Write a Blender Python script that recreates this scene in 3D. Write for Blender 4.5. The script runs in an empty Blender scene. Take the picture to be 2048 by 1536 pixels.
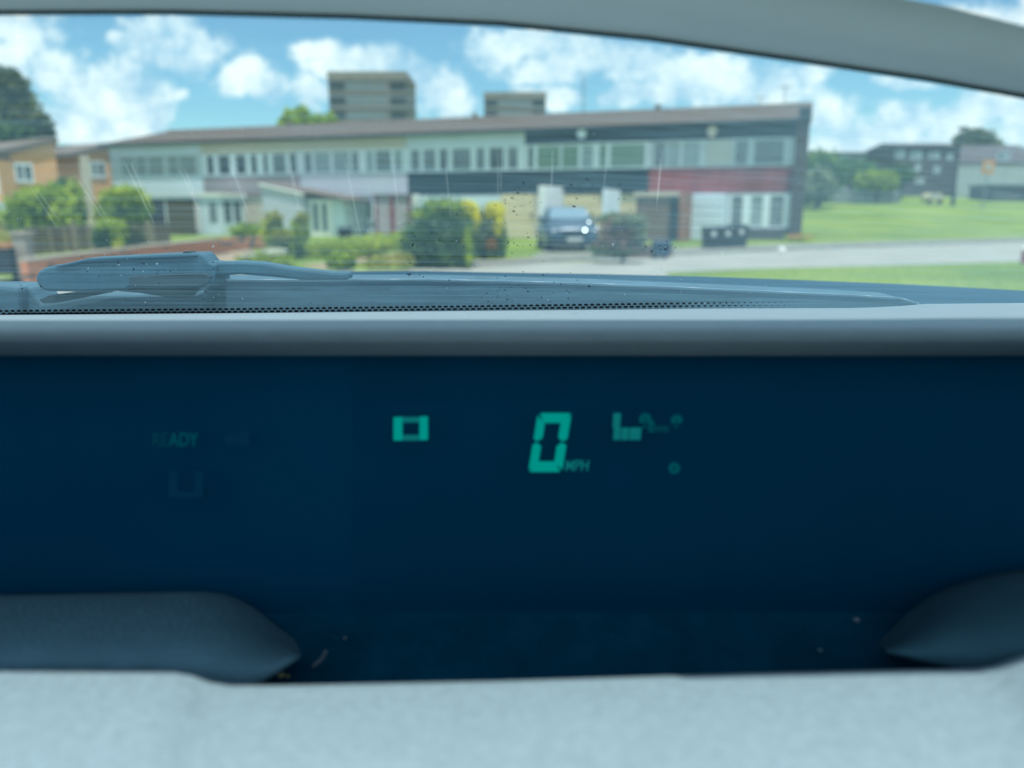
import bpy, math, random
import numpy as np
from mathutils import Vector, Matrix
random.seed(7)
rng = np.random.default_rng(7)
C = bpy.context.scene.collection
sc = bpy.context.scene

# ------------------------------------------------------------------ camera
EYE = 1.29
F = 1550.0
TH = math.radians(12.65)
cam_d = bpy.data.cameras.new('camera')
cam = bpy.data.objects.new('camera', cam_d); C.objects.link(cam)
cam.location = (0, 0, EYE)
cam.rotation_euler = (math.radians(90) - TH, 0, 0)
cam_d.sensor_width = 36.0
cam_d.lens = 36.0 * F / 2048.0
cam_d.clip_start = 0.02
cam_d.clip_end = 6000
cam_d.dof.use_dof = True
cam_d.dof.focus_distance = 0.68
cam_d.dof.aperture_fstop = 4.2
sc.camera = cam

def ray(px, py):
    x = (px - 1024) / F; y = (768 - py) / F
    return Vector((x, math.cos(TH) + y * math.sin(TH), -math.sin(TH) + y * math.cos(TH)))
def P(px, py, Y):                       # the place at distance Y ahead that lies in that direction
    d = ray(px, py)
    return Vector((0, 0, EYE)) + d * (Y / d.y)
def G(px, py, z=0.0):                   # the place on level ground
    d = ray(px, py)
    return Vector((0, 0, EYE)) + d * ((z - EYE) / d.z)

# ------------------------------------------------------------------ light
SUN = Vector((0.10, -0.25, 1.0)).normalized()
W = bpy.data.worlds.new('World'); sc.world = W; W.use_nodes = True
nt = W.node_tree; N = nt.nodes; L = nt.links
N.clear()
def wn(t, **k):
    n = N.new(t)
    for a, b in k.items(): setattr(n, a, b)
    return n
sky = wn('ShaderNodeTexSky', sky_type='NISHITA', sun_disc=False)
sky.sun_elevation = math.asin(SUN.z); sky.sun_rotation = math.atan2(SUN.x, SUN.y)
sky.altitude = 100; sky.air_density = 1.0; sky.dust_density = 0.4; sky.ozone_density = 2.0
tc = wn('ShaderNodeTexCoord')
sep = wn('ShaderNodeSeparateXYZ'); L.new(tc.outputs['Generated'], sep.inputs[0])
def math_(op, a, b=None, clamp=False):
    n = wn('ShaderNodeMath', operation=op); n.use_clamp = clamp
    for i, v in enumerate((a, b)):
        if v is None: continue
        if isinstance(v, (int, float)): n.inputs[i].default_value = v
        else: L.new(v, n.inputs[i])
    return n.outputs[0]
ysafe = math_('MAXIMUM', sep.outputs[1], 0.05)
tx = math_('DIVIDE', sep.outputs[0], ysafe); tz = math_('DIVIDE', sep.outputs[2], ysafe)
comb = wn('ShaderNodeCombineXYZ'); L.new(tx, comb.inputs[0]); L.new(tz, comb.inputs[1])
n1 = wn('ShaderNodeTexNoise'); n1.inputs['Scale'].default_value = 9; n1.inputs['Detail'].default_value = 5; n1.inputs['Roughness'].default_value = .6
L.new(comb.outputs[0], n1.inputs['Vector'])
wa = wn('ShaderNodeVectorMath', operation='SUBTRACT'); L.new(n1.outputs['Color'], wa.inputs[0]); wa.inputs[1].default_value = (.5, .5, .5)
wb = wn('ShaderNodeVectorMath', operation='MULTIPLY_ADD'); L.new(wa.outputs[0], wb.inputs[0]); wb.inputs[1].default_value = (.085, .06, 0); L.new(comb.outputs[0], wb.inputs[2])
PV = wb.outputs[0]
BLOBS = [(40,50,95,55),(15,120,60,45),(115,140,75,48),(190,185,105,60),(245,190,90,68),(290,235,62,50),(170,235,110,45),
 (215,275,170,16),(325,65,80,42),(395,95,65,42),(315,105,88,30),(250,85,42,18),(363,182,17,11),(500,155,62,38),(535,172,50,32),
 (472,155,34,34),(655,108,60,28),(720,135,95,42),(800,165,80,50),(870,185,62,52),(905,215,45,35),(620,195,50,32),
 (1040,85,130,30),(985,110,75,34),(1150,105,110,38),(1085,142,95,26),(1075,182,48,16),(1125,200,60,24),(1228,200,52,24),
 (1300,130,115,45),(1420,160,120,52),(1500,185,130,42),(1600,150,90,26),(1320,185,90,25),(1655,240,62,48),(1725,285,115,48),(1800,240,65,36),
 (1790,275,95,42),(1900,240,62,32),(1965,220,80,48),(2045,230,65,62),(1910,290,120,36),(2000,60,200,70),(1800,165,60,14),(1650,320,110,20),(-120,180,140,70),(2250,200,150,90),
 (2300,20,200,90)]
dmin = None
for (bx, by, rx, ry) in BLOBS:
    d = ray(bx, by); cx, cz = d.x / d.y, d.z / d.y
    sx, sz = F * .97 / rx, F * .97 / ry
    m = wn('ShaderNodeVectorMath', operation='MULTIPLY_ADD'); L.new(PV, m.inputs[0])
    m.inputs[1].default_value = (sx, sz, 0); m.inputs[2].default_value = (-cx * sx, -cz * sz, 0)
    ln = wn('ShaderNodeVectorMath', operation='LENGTH'); L.new(m.outputs[0], ln.inputs[0])
    dmin = ln.outputs['Value'] if dmin is None else math_('MINIMUM', dmin, ln.outputs['Value'])
n2 = wn('ShaderNodeTexNoise'); n2.inputs['Scale'].default_value = 26; n2.inputs['Detail'].default_value = 6; n2.inputs['Roughness'].default_value = .62
L.new(comb.outputs[0], n2.inputs['Vector'])
dens = math_('ADD', math_('SUBTRACT', 1.12, dmin), math_('MULTIPLY', math_('SUBTRACT', n2.outputs['Fac'], .5), 1.6))
# the rest of the sky goes on with the same sort of cumulus
n3 = wn('ShaderNodeTexNoise'); n3.inputs['Scale'].default_value = 3.2; n3.inputs['Detail'].default_value = 7; n3.inputs['Roughness'].default_value = .55
L.new(tc.outputs['Generated'], n3.inputs['Vector'])
rest = math_('MULTIPLY', math_('SUBTRACT', n3.outputs['Fac'], .43), 5.0)
outside = math_('MAXIMUM', math_('MULTIPLY', math_('SUBTRACT', math_('ABSOLUTE', tx), .80), 8.0, True), math_('MULTIPLY', math_('SUBTRACT', tz, .28), 12.0, True))
outside = math_('MAXIMUM', outside, math_('LESS_THAN', sep.outputs[1], .05))
mixd = wn('ShaderNodeMix', data_type='FLOAT'); L.new(outside, mixd.inputs[0]); L.new(dens, mixd.inputs[2]); L.new(rest, mixd.inputs[3])
alpha = wn('ShaderNodeMapRange', interpolation_type='SMOOTHSTEP'); L.new(mixd.outputs[0], alpha.inputs[0])
alpha.inputs[1].default_value = -.02; alpha.inputs[2].default_value = .6
shade = wn('ShaderNodeMapRange'); L.new(math_('ADD', math_('MULTIPLY', n1.outputs['Fac'], .55), math_('MULTIPLY', n2.outputs['Fac'], .45)), shade.inputs[0]); shade.inputs[1].default_value = .40; shade.inputs[2].default_value = .60
ccol = wn('ShaderNodeMix', data_type='RGBA'); L.new(shade.outputs[0], ccol.inputs[0])
ccol.inputs[6].default_value = (.33, .56, .72, 1); ccol.inputs[7].default_value = (.87, .98, .95, 1)
hz = wn('ShaderNodeMix', data_type='RGBA', blend_type='MULTIPLY'); hz.inputs[0].default_value = 1.0
L.new(sky.outputs[0], hz.inputs[6]); hz.inputs[7].default_value = (.66, 1.0, 1.0, 1)
bg1 = wn('ShaderNodeBackground'); L.new(hz.outputs[2], bg1.inputs[0]); bg1.inputs[1].default_value = .082
bg2 = wn('ShaderNodeBackground'); L.new(ccol.outputs[2], bg2.inputs[0]); bg2.inputs[1].default_value = .73
mx = wn('ShaderNodeMixShader'); L.new(alpha.outputs[0], mx.inputs[0]); L.new(bg1.outputs[0], mx.inputs[1]); L.new(bg2.outputs[0], mx.inputs[2])
wo = wn('ShaderNodeOutputWorld'); L.new(mx.outputs[0], wo.inputs[0])

sl = bpy.data.lights.new('sun', 'SUN'); sl.energy = 3.0; sl.angle = math.radians(.53); sl.color = (1, .95, .86)
so = bpy.data.objects.new('sun', sl); C.objects.link(so); so.location = (30, 10, 60)
so.rotation_euler = (-SUN).to_track_quat('-Z', 'Y').to_euler()
sc.view_settings.view_transform = 'Standard'; sc.view_settings.look = 'None'
sc.view_settings.exposure = 0.72; sc.view_settings.gamma = 1.0; sc.view_settings.use_curve_mapping = False
sc.cycles.use_denoising = True
sc.cycles.max_bounces = 6; sc.cycles.transparent_max_bounces = 12
sc.cycles.caustics_reflective = False; sc.cycles.caustics_refractive = False
sc.cycles.sample_clamp_indirect = 3.0

# ------------------------------------------------------------------ materials
def mat(name, col, rough=.7, spec=.4, metal=0, var=0, vscale=3, bump=0, bscale=40, stretch=(1, 1, 1), col2=None, trans=0):
    m = bpy.data.materials.new(name); m.use_nodes = True
    n = m.node_tree.nodes; l = m.node_tree.links; b = n['Principled BSDF']
    b.inputs['Roughness'].default_value = rough; b.inputs['Specular IOR Level'].default_value = spec
    b.inputs['Metallic'].default_value = metal
    c = (*col, 1); b.inputs['Base Color'].default_value = c
    t = n.new('ShaderNodeTexCoord'); mp = n.new('ShaderNodeMapping'); l.new(t.outputs['Object'], mp.inputs[0]); mp.inputs['Scale'].default_value = stretch
    if var or col2:
        z = n.new('ShaderNodeTexNoise'); z.inputs['Scale'].default_value = vscale; z.inputs['Detail'].default_value = 5; z.inputs['Roughness'].default_value = .65
        l.new(mp.outputs[0], z.inputs['Vector'])
        r = n.new('ShaderNodeMapRange'); l.new(z.outputs['Fac'], r.inputs[0]); r.inputs[1].default_value = .33; r.inputs[2].default_value = .67
        mi = n.new('ShaderNodeMix'); mi.data_type = 'RGBA'; l.new(r.outputs[0], mi.inputs[0])
        if col2: a_, b_ = col, col2
        else: a_ = tuple(max(0, x * (1 - var)) for x in col); b_ = tuple(x * (1 + var) for x in col)
        mi.inputs[6].default_value = (*a_, 1); mi.inputs[7].default_value = (*b_, 1)
        l.new(mi.outputs[2], b.inputs['Base Color'])
    if bump:
        z = n.new('ShaderNodeTexNoise'); z.inputs['Scale'].default_value = bscale; z.inputs['Detail'].default_value = 4
        l.new(mp.outputs[0], z.inputs['Vector'])
        bp = n.new('ShaderNodeBump'); bp.inputs['Strength'].default_value = bump; bp.inputs['Distance'].default_value = .02
        l.new(z.outputs['Fac'], bp.inputs['Height']); l.new(bp.outputs[0], b.inputs['Normal'])
    return m
def emis(name, col, s=1.0):
    m = bpy.data.materials.new(name); m.use_nodes = True
    n = m.node_tree.nodes; b = n['Principled BSDF']; b.inputs['Base Color'].default_value = (0, 0, 0, 1); b.inputs['Specular IOR Level'].default_value = 0
    b.inputs['Emission Color'].default_value = (*col, 1); b.inputs['Emission Strength'].default_value = s
    return m
def pane_mat(name, col, rough=.12, spec=.6, var=.25):
    return mat(name, col, rough, spec, var=var, vscale=1.3)
M = dict(
 grass=mat('grass', (.10, .17, .03), .9, .1, col2=(.22, .29, .045), vscale=.22, bump=.6, bscale=9),
 asphalt=mat('asphalt', (.30, .31, .28), .85, .2, var=.12, vscale=.8, bump=.3, bscale=60),
 paving=mat('paving', (.21, .21, .18), .85, .2, var=.15, vscale=1.1),
 kerb=mat('kerb', (.33, .33, .30), .8, .2, var=.1),
 earth=mat('earth', (.30, .24, .17), .95, .1, var=.2, vscale=1.5),
 white=mat('white_render', (.63, .74, .83), .7, .3, var=.06, vscale=.6),
 bwhite=mat('bright_white', (.84, .86, .84), .5, .4, var=.03),
 pwhite=mat('grey_white', (.53, .56, .64), .7, .3, var=.06, vscale=.7),
 cream=mat('cream', (.60, .55, .46), .7, .3, var=.07, vscale=.8),
 ochre=mat('ochre', (.72, .60, .38), .6, .3, var=.07, vscale=.8),
 mauve=mat('mauve_grey', (.31, .28, .30), .8, .2, var=.1),
 slate=mat('slate_cladding', (.012, .035, .055), .55, .3, var=.3, vscale=2, stretch=(.3, 1, 6)),
 redclad=mat('red_cladding', (.25, .075, .085), .7, .3, var=.25, vscale=1.2, stretch=(1, 1, .3)),
 roof=mat('roof_tile', (.13, .105, .09), .9, .15, col2=(.21, .175, .155), vscale=5, bump=.3, bscale=20, stretch=(1, 3, 1)),
 fascia=mat('fascia', (.02, .035, .045), .6, .3),
 endbrick=mat('end_brick', (.085, .07, .065), .9, .15, var=.35, vscale=7, bump=.3, bscale=25),
 brick=mat('orange_brick', (.74, .40, .20), .9, .15, var=.25, vscale=5, bump=.3, bscale=25, stretch=(1, 1, 2.5)),
 redbrick=mat('red_brick', (.76, .30, .15), .9, .15, var=.3, vscale=4),
 darkbrick=mat('dark_brick', (.19, .14, .12), .9, .15, var=.35, vscale=4),
 brownwall=mat('brown_brick', (.10, .085, .05), .9, .15, var=.3, vscale=6),
 pierbrick=mat('pier_brick', (.30, .15, .10), .9, .15, var=.3, vscale=4),
 stone=mat('coping_stone', (.42, .37, .30), .85, .2, var=.12),
 upvc=mat('white_plastic', (.74, .84, .90), .4, .4, var=.03),
 upvc2=mat('dull_white_plastic', (.50, .60, .64), .4, .4, var=.05),
 pdark=pane_mat('pane_dark', (.06, .09, .10)),
 pgrey=pane_mat('pane_grey', (.17, .21, .23)),
 ppale=pane_mat('pane_pale', (.28, .36, .38), var=.15),
 pgreen=pane_mat('pane_green_reflection', (.17, .27, .19), var=.15),  # green tint stands in for grass reflected in the glass
 pblind=pane_mat('pane_blind', (.52, .54, .49), var=.05),
 concrete=mat('tower_concrete', (.20, .20, .195), .9, .15, var=.12, vscale=.3),
 concrete2=mat('tower_parapet', (.25, .22, .19), .9, .15, var=.12, vscale=.3),
 concdark=mat('tower_recess', (.05, .065, .07), .8, .2),
 wood=mat('fence_wood', (.14, .11, .085), .9, .15, var=.3, vscale=2, stretch=(6, 6, .6)),
 wood2=mat('fence_wood_pale', (.27, .22, .16), .9, .15, var=.2, vscale=2, stretch=(6, 6, .6)),
 dgate=mat('dark_gate', (.03, .035, .045), .7, .3, var=.2),
 purple=mat('purple_gate', (.05, .03, .07), .7, .3, var=.2),
 trellis=mat('trellis_white', (.52, .47, .49), .7, .3),
 tredwood=mat('red_wood', (.22, .045, .045), .7, .3, var=.15),
 binblack=mat('bin_black', (.012, .016, .02), .5, .4),
 binblue=mat('bin_blue', (.02, .05, .11), .5, .4),
 lbl=mat('bin_label', (.6, .65, .66), .5, .4),
 carpaint=mat('car_paint', (.035, .075, .12), .3, .6, metal=.2),
 carglass=mat('car_glass', (.16, .25, .32), .35, .25),
 tyre=mat('tyre', (.02, .02, .02), .9, .2), rim=mat('rim', (.4, .42, .43), .35, .5, metal=.7),
 lamp=mat('headlamp', (.7, .74, .76), .12, .8, metal=.3), plate=mat('plate', (.55, .58, .55), .4, .4),
 black=mat('black', (.008, .009, .01), .6, .3),
 steel=mat('galvanised', (.20, .23, .24), .5, .5, metal=.3),
 farbrick=mat('far_brick', (.10, .09, .095), .9, .15, var=.15),
 farroof=mat('far_roof', (.10, .095, .10), .9, .15, var=.15),
 farpale=mat('far_render', (.38, .42, .42), .9, .15, var=.1),
 bark=mat('bark', (.06, .045, .03), .95, .1, var=.3),
 orange=mat('orange_sign', (.55, .26, .07), .5, .4),
 sand=mat('sand', (.55, .48, .28), .6, .3),
 red=mat('red_paint', (.4, .05, .05), .5, .4),
 # car we sit in
 dashpad=mat('dash_pad', (.22, .29, .335), .5, .7, var=.06, vscale=60, bump=.12, bscale=450),
 shelfpad=mat('shelf_pad', (.20, .295, .345), .75, .3, var=.10, vscale=220, bump=.15, bscale=380),
 display=mat('display_face', (.0006, .050, .105), .9, 0.0, var=.12, vscale=3),
 cavity=mat('cavity_floor', (.0008, .052, .100), .9, 0.03, var=.2, vscale=30),
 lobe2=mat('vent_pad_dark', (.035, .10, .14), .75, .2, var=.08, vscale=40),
 lens=mat('display_lens', (.0006, .0485, .1025), .9, 0.0, var=.12, vscale=2),
 fluffdim=mat('dust_dim', (.01, .10, .15), .95, 0),
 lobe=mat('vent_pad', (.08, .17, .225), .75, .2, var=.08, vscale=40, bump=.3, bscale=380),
 trim=mat('trim', (.78, .87, .93), .85, .2, var=.03, vscale=12),
 shadelining=mat('shade_lining', (.55, .57, .57), .95, .1, var=.04),
 seal=mat('rubber_seal', (.05, .085, .09), .7, .2),
 seat=mat('seat_cloth', (.06, .065, .07), .95, .1, var=.1),
 cowl=mat('cowl_plastic', (.045, .11, .16), .6, .3, var=.2, vscale=25, stretch=(1, 1, 8)),
 wiper=mat('wiper_plastic', (.03, .095, .145), .5, .35, var=.2, vscale=30),
 bonnet=mat('bonnet_paint', (.012, .05, .09), .8, .12, var=.1, vscale=14, stretch=(1, 3, 3)),
 edge=mat('cowl_edge_highlight', (.16, .27, .36), .35, .6),
 frit=mat('black_frit', (.003, .006, .012), .5, .2),
 fritlight=mat('frit_dot_edge', (.16, .23, .27), .5, .2),
 speck=mat('dust_speck', (.9, .95, .95), .8, .2),
 dirtshade=mat('dirt_and_shadow', (.03, .055, .075), .8, .2),
 crumb=mat('crumb', (.35, .33, .18), .9, .1), fluff=mat('fluff', (.14, .18, .22), .95, .1),
 teal=emis('lit_segment', (0, .165, .14)), teald=emis('dim_segment', (.002, .085, .088)), tealf=emis('faint_segment', (0, .04, .05)),
 tealg=emis('ghost_segment', (.0005, .022, .034)),
)
def leaf(name, c1, c2, vs=1.5):
    m = mat(name, c1, .75, .2, col2=c2, vscale=vs)
    n = m.node_tree.nodes; l = m.node_tree.links; b = n['Principled BSDF']
    tr = n.new('ShaderNodeBsdfTranslucent'); mixc = [x for x in n if x.type == 'MIX'][0]
    l.new(mixc.outputs[2], tr.inputs[0])
    ms = n.new('ShaderNodeMixShader'); ms.inputs[0].default_value = .35
    l.new(b.outputs[0], ms.inputs[1]); l.new(tr.outputs[0], ms.inputs[2]); l.new(ms.outputs[0], n['Material Output'].inputs[0])
    return m
M.update(
 lf_green=leaf('leaf_green', (.15, .25, .02), (.42, .54, .05)),
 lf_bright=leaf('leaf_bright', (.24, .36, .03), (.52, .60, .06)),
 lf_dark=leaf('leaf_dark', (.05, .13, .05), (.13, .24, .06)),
 lf_oliv=leaf('leaf_olive', (.05, .08, .03), (.16, .18, .05), .8),
 lf_yel=leaf('flower_yellow', (.72, .66, .02), (.86, .84, .06)),
 lf_org=leaf('flower_orange', (.60, .25, .04), (.70, .35, .08)),
 lf_tip=leaf('leaf_yellow_green', (.26, .34, .06), (.48, .42, .14)),
 lf_red=leaf('leaf_red', (.20, .12, .08), (.34, .22, .14)),
 lf_sage=leaf('leaf_sage', (.16, .23, .13), (.34, .40, .28)),
 lf_wht=leaf('flower_white', (.5, .55, .42), (.75, .78, .7)),
)

# ------------------------------------------------------------------ mesh helpers
class MB:
    def __init__(s): s.v = []; s.f = []
    def add(s, vs, fs):
        o = len(s.v); s.v += [tuple(v) for v in vs]; s.f += [tuple(i + o for i in f) for f in fs]; return s
    def box(s, a, b):
        x0, y0, z0 = a; x1, y1, z1 = b
        return s.add([(x0,y0,z0),(x1,y0,z0),(x1,y1,z0),(x0,y1,z0),(x0,y0,z1),(x1,y0,z1),(x1,y1,z1),(x0,y1,z1)],
                     [(0,3,2,1),(4,5,6,7),(0,1,5,4),(1,2,6,5),(2,3,7,6),(3,0,4,7)])
    def prism(s, pts, vec):              # closed outline swept along vec
        n = len(pts); vec = Vector(vec); a = [Vector(p) for p in pts]; b = [p + vec for p in a]
        return s.add(a + b, [tuple(range(n)), tuple(reversed(range(n, 2 * n)))] + [(i, i + n, (i + 1) % n + n, (i + 1) % n) for i in range(n)])
    def tube(s, a, b, r0, r1=None, n=8):
        r1 = r0 if r1 is None else r1
        a = Vector(a); b = Vector(b); d = (b - a).normalized(); q = d.to_track_quat('Z', 'Y')
        va = [a + q @ Vector((r0 * math.cos(t), r0 * math.sin(t), 0)) for t in [2 * math.pi * i / n for i in range(n)]]
        vb = [b + q @ Vector((r1 * math.cos(t), r1 * math.sin(t), 0)) for t in [2 * math.pi * i / n for i in range(n)]]
        return s.add(va + vb, [(i, (i + 1) % n, (i + 1) % n + n, i + n) for i in range(n)] + [tuple(reversed(range(n))), tuple(range(n, 2 * n))])
    def grid(s, rows):                   # rows of equal length, one sheet
        m = len(rows[0]); vs = [p for r in rows for p in r]
        return s.add(vs, [(i * m + j, i * m + j + 1, (i + 1) * m + j + 1, (i + 1) * m + j) for i in range(len(rows) - 1) for j in range(m - 1)])
    def build(s, name, m, parent=None, smooth=False, loc=None, bevel=0, **tags):
        me = bpy.data.meshes.new(name); me.from_pydata(s.v, [], s.f); me.update()
        for q in (m if isinstance(m, (list, tuple)) else [m]): me.materials.append(q if not isinstance(q, str) else M[q])
        if smooth: me.polygons.foreach_set('use_smooth', [True] * len(me.polygons))
        o = bpy.data.objects.new(name, me); C.objects.link(o)
        if parent: o.parent = parent
        if loc is not None: o.location = loc
        if bevel:
            bv = o.modifiers.new('bevel', 'BEVEL'); bv.width = bevel; bv.segments = 2; bv.limit_method = 'ANGLE'
        for k, v in tags.items(): o[k] = v
        return o
def thing(name, label, cat, loc=(0, 0, 0), rz=0, group=None):
    o = bpy.data.objects.new(name, None); C.objects.link(o); o.location = loc; o.rotation_euler = (0, 0, rz)
    o.empty_display_size = .1
    o['label'] = label; o['category'] = cat
    if group: o['group'] = group
    return o
def tag(o, label, cat, group=None):
    o['label'] = label; o['category'] = cat
    if group: o['group'] = group
    return o

# ------------------------------------------------------------------ ground
def sm(a, b, x):
    t = min(1, max(0, (x - a) / (b - a))); return t * t * (3 - 2 * t)
def hill(x, y):
    r = sm(7, 20, x - max(0, (y - 40)) * .05)
    return r * 2.75 * min(1, max(0, (y - 38) / 47)) + .4 * sm(100, 400, y)
xs = sorted(set([-3000, -1200, -500, -200, -100] + list(range(-60, 101, 2)) + [150, 300, 700, 1500, 3000]))
ys = sorted(set([-60, -20, 0] + list(range(4, 130, 2)) + [160, 200, 300, 400, 700, 1500, 3500]))
g = MB(); g.grid([[(x, y, hill(x, y)) for x in xs] for y in ys])
g.build('ground', 'grass', smooth=True, kind='structure')
def flat(name, pts, z, m, h=None):
    b = MB(); pts = [Vector((p[0], p[1], z)) for p in pts]
    # face up
    area = sum(pts[i].x * pts[(i + 1) % len(pts)].y - pts[(i + 1) % len(pts)].x * pts[i].y for i in range(len(pts)))
    if area < 0: pts.reverse()
    if h: b.prism([p - Vector((0, 0, h)) for p in pts], (0, 0, h))
    else: b.add(pts, [tuple(range(len(pts)))])
    return b.build(name, m, kind='structure')
far = [(-700, 562), (300, 556), (700, 543), (1000, 532), (1300, 514), (1600, 500), (2048, 484), (2700, 470)]
near = [(2700, 508), (2300, 516), (2048, 523), (1750, 532), (1500, 538), (1330, 546)]
flat('road', [G(*p) for p in far] + [G(*p) for p in near] + [Vector((2.4, 8, 0)), Vector((2.4, -20, 0)), Vector((-30, -20, 0)), Vector((-30, 10, 0))], .006, 'asphalt')
pf = [(880, 531), (1000, 526), (1300, 504), (1600, 493), (2048, 479)]
pn = [(2048, 483.5), (1600, 499.3), (1300, 513.3), (1000, 531.2), (880, 535.6)]
flat('footway', [G(*p) for p in pf] + [G(*p) for p in pn], .10, 'paving', .12)
kb = [Vector((p.x, p.y, 0)) for p in [G(*q) for q in pn]]
flat('kerb', kb + [p + Vector((-.02, -.14, 0)) for p in reversed(kb)], .115, 'kerb', .12)
flat('driveway', [G(1185, 478), G(1360, 497), G(1450, 488), G(1470, 500), G(1330, 506), G(1210, 512), G(1060, 516), G(1110, 490)], .014, 'paving')
flat('garden_path', [G(600, 532), G(690, 522), G(830, 502), G(840, 505), G(720, 526), G(650, 540)], .012, 'earth')
flat('forecourt', [G(-150, 580), G(560, 543), G(500, 497), G(400, 515), G(90, 578)], .010, 'earth')

# ------------------------------------------------------------------ the terrace
S = 1.12
A = Vector((-21.7, 42.4, 0)) * S; B = Vector((11.2, 30.7, 0)) * S
# refine A and B so that their base lies where the photo has it
A = P(229, 400, A.y); A.z = 0; B = P(1600, 400, B.y); B.z = 0
wdir = (B - A).normalized(); wn_ = Vector((-wdir.y, wdir.x, 0))   # into the building
ang = math.atan2(wdir.y, wdir.x)
def WP(px, py, off=0.0):                # (along, height) on a vertical plane parallel to the front, off metres behind it
    d = ray(px, py); o = A + wn_ * off - Vector((0, 0, EYE))
    t = o.dot(wn_) / d.dot(wn_)
    p = d * t + Vector((0, 0, EYE))
    return (p - A).dot(wdir), p.z
Z0, Z1, Z2, Z3, Z4 = 0, 2.03, 3.17, 4.33, 4.98
LEN = (B - A).length
bx = [0.0] + [WP(p, 340)[0] for p in (405, 600, 815, 1050, 1298)] + [LEN - .0]
RISE, DEP = 1.22, 5.2
def wall_obj(parent, x0, x1, z0, z1, y0, y1, m, name='wall'):
    return MB().box((x0, y0, z0), (x1, y1, z1)).build(name, m, parent)
def window(parent, x0, x1, z0, z1, yf, panes, frame='upvc', fw=.07, dep=.08, name='window'):
    """frame bars in one mesh, each pane a sub-part. panes: list of (x0, x1, material)"""
    b = MB(); b.box((x0, yf - dep, z0), (x1, yf, z0 + fw)); b.box((x0, yf - dep, z1 - fw), (x1, yf, z1))
    edges = sorted(set([x0, x1] + [round(p[0], 3) for p in panes] + [round(p[1], 3) for p in panes]))
    last = x0
    ps = sorted(panes)
    for i, (a, c, m) in enumerate(ps):
        b.box((last, yf - dep + .002, z0 + fw), (a, yf, z1 - fw)); last = c
    b.box((last, yf - dep + .002, z0 + fw), (x1, yf, z1 - fw))
    o = b.build(name, frame, parent)
    for (a, c, m) in ps:
        MB().box((a, yf - .03, z0 + fw), (c, yf - .015, z1 - fw)).build('pane', m, o)
    return o
def panes_px(u0, lst, py=320):
    out = []
    for (a, c, m) in lst:
        out.append((WP(a, py)[0] - u0, WP(c, py)[0] - u0, m))
    return out
HOUSES = [
 dict(label='pale blue white end house at the left of the long terrace', top='white', low='white', gr='white', frame='upvc2',
      panes=[(243, 268, 'ppale'), (272, 292, 'ppale'), (297, 326, 'ppale'), (336, 356, 'ppale'), (360, 392, 'ppale')], wall='white'),
 dict(label='terraced house with cream top band and mauve grey panel', top='cream', low='mauve', gr='cream', frame='upvc',
      panes=[(414, 427, 'pdark'), (437, 460, 'pdark'), (472, 492, 'pdark'), (502, 514, 'pdark'), (527, 536, 'pdark'), (546, 572, 'pgrey'), (580, 593, 'pdark')], wall='cream'),
 dict(label='terraced house with cream top band and pale grey panel behind the red trellis', top='cream', low='pwhite', gr='pwhite', frame='upvc',
      panes=[(609, 624, 'pgrey'), (629, 661, 'ppale'), (667, 699, 'ppale'), (704, 718, 'pgrey'), (733, 747, 'ppale'), (752, 783, 'pgrey'), (789, 805, 'ppale')], wall='pwhite'),
 dict(label='terraced house with white top band over dark slate panel behind the round bush', top='white', low='slate', gr='pwhite', frame='upvc',
      panes=[(822, 840, 'pgrey'), (847, 872, 'pgrey'), (880, 896, 'pdark'), (905, 942, 'pgrey'), (953, 970, 'pgrey'), (979, 1008, 'pdark'), (1016, 1036, 'pgrey')], wall='pwhite'),
 dict(label='terraced house all dark slate with pale green windows above the parked car', top='slate', low='slate', gr='ochre', frame='upvc',
      panes=[(1057, 1067, 'pdark'), (1075, 1120, 'pgreen'), (1124, 1157, 'pgreen'), (1164, 1186, 'ppale'), (1199, 1213, 'pgreen'), (1221, 1290, 'pgreen')], wall='slate'),
 dict(label='end terraced house with red panel and dark brick side wall at the right', top='slate', low='redclad', gr='white', frame='upvc2',
      panes=[(1308, 1330, 'pgrey'), (1335, 1358, 'ppale'), (1366, 1398, 'ppale'), (1412, 1464, 'pblind'), (1470, 1494, 'pgrey'), (1508, 1566, 'pgrey')], wall='slate'),
]
terr = []
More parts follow.
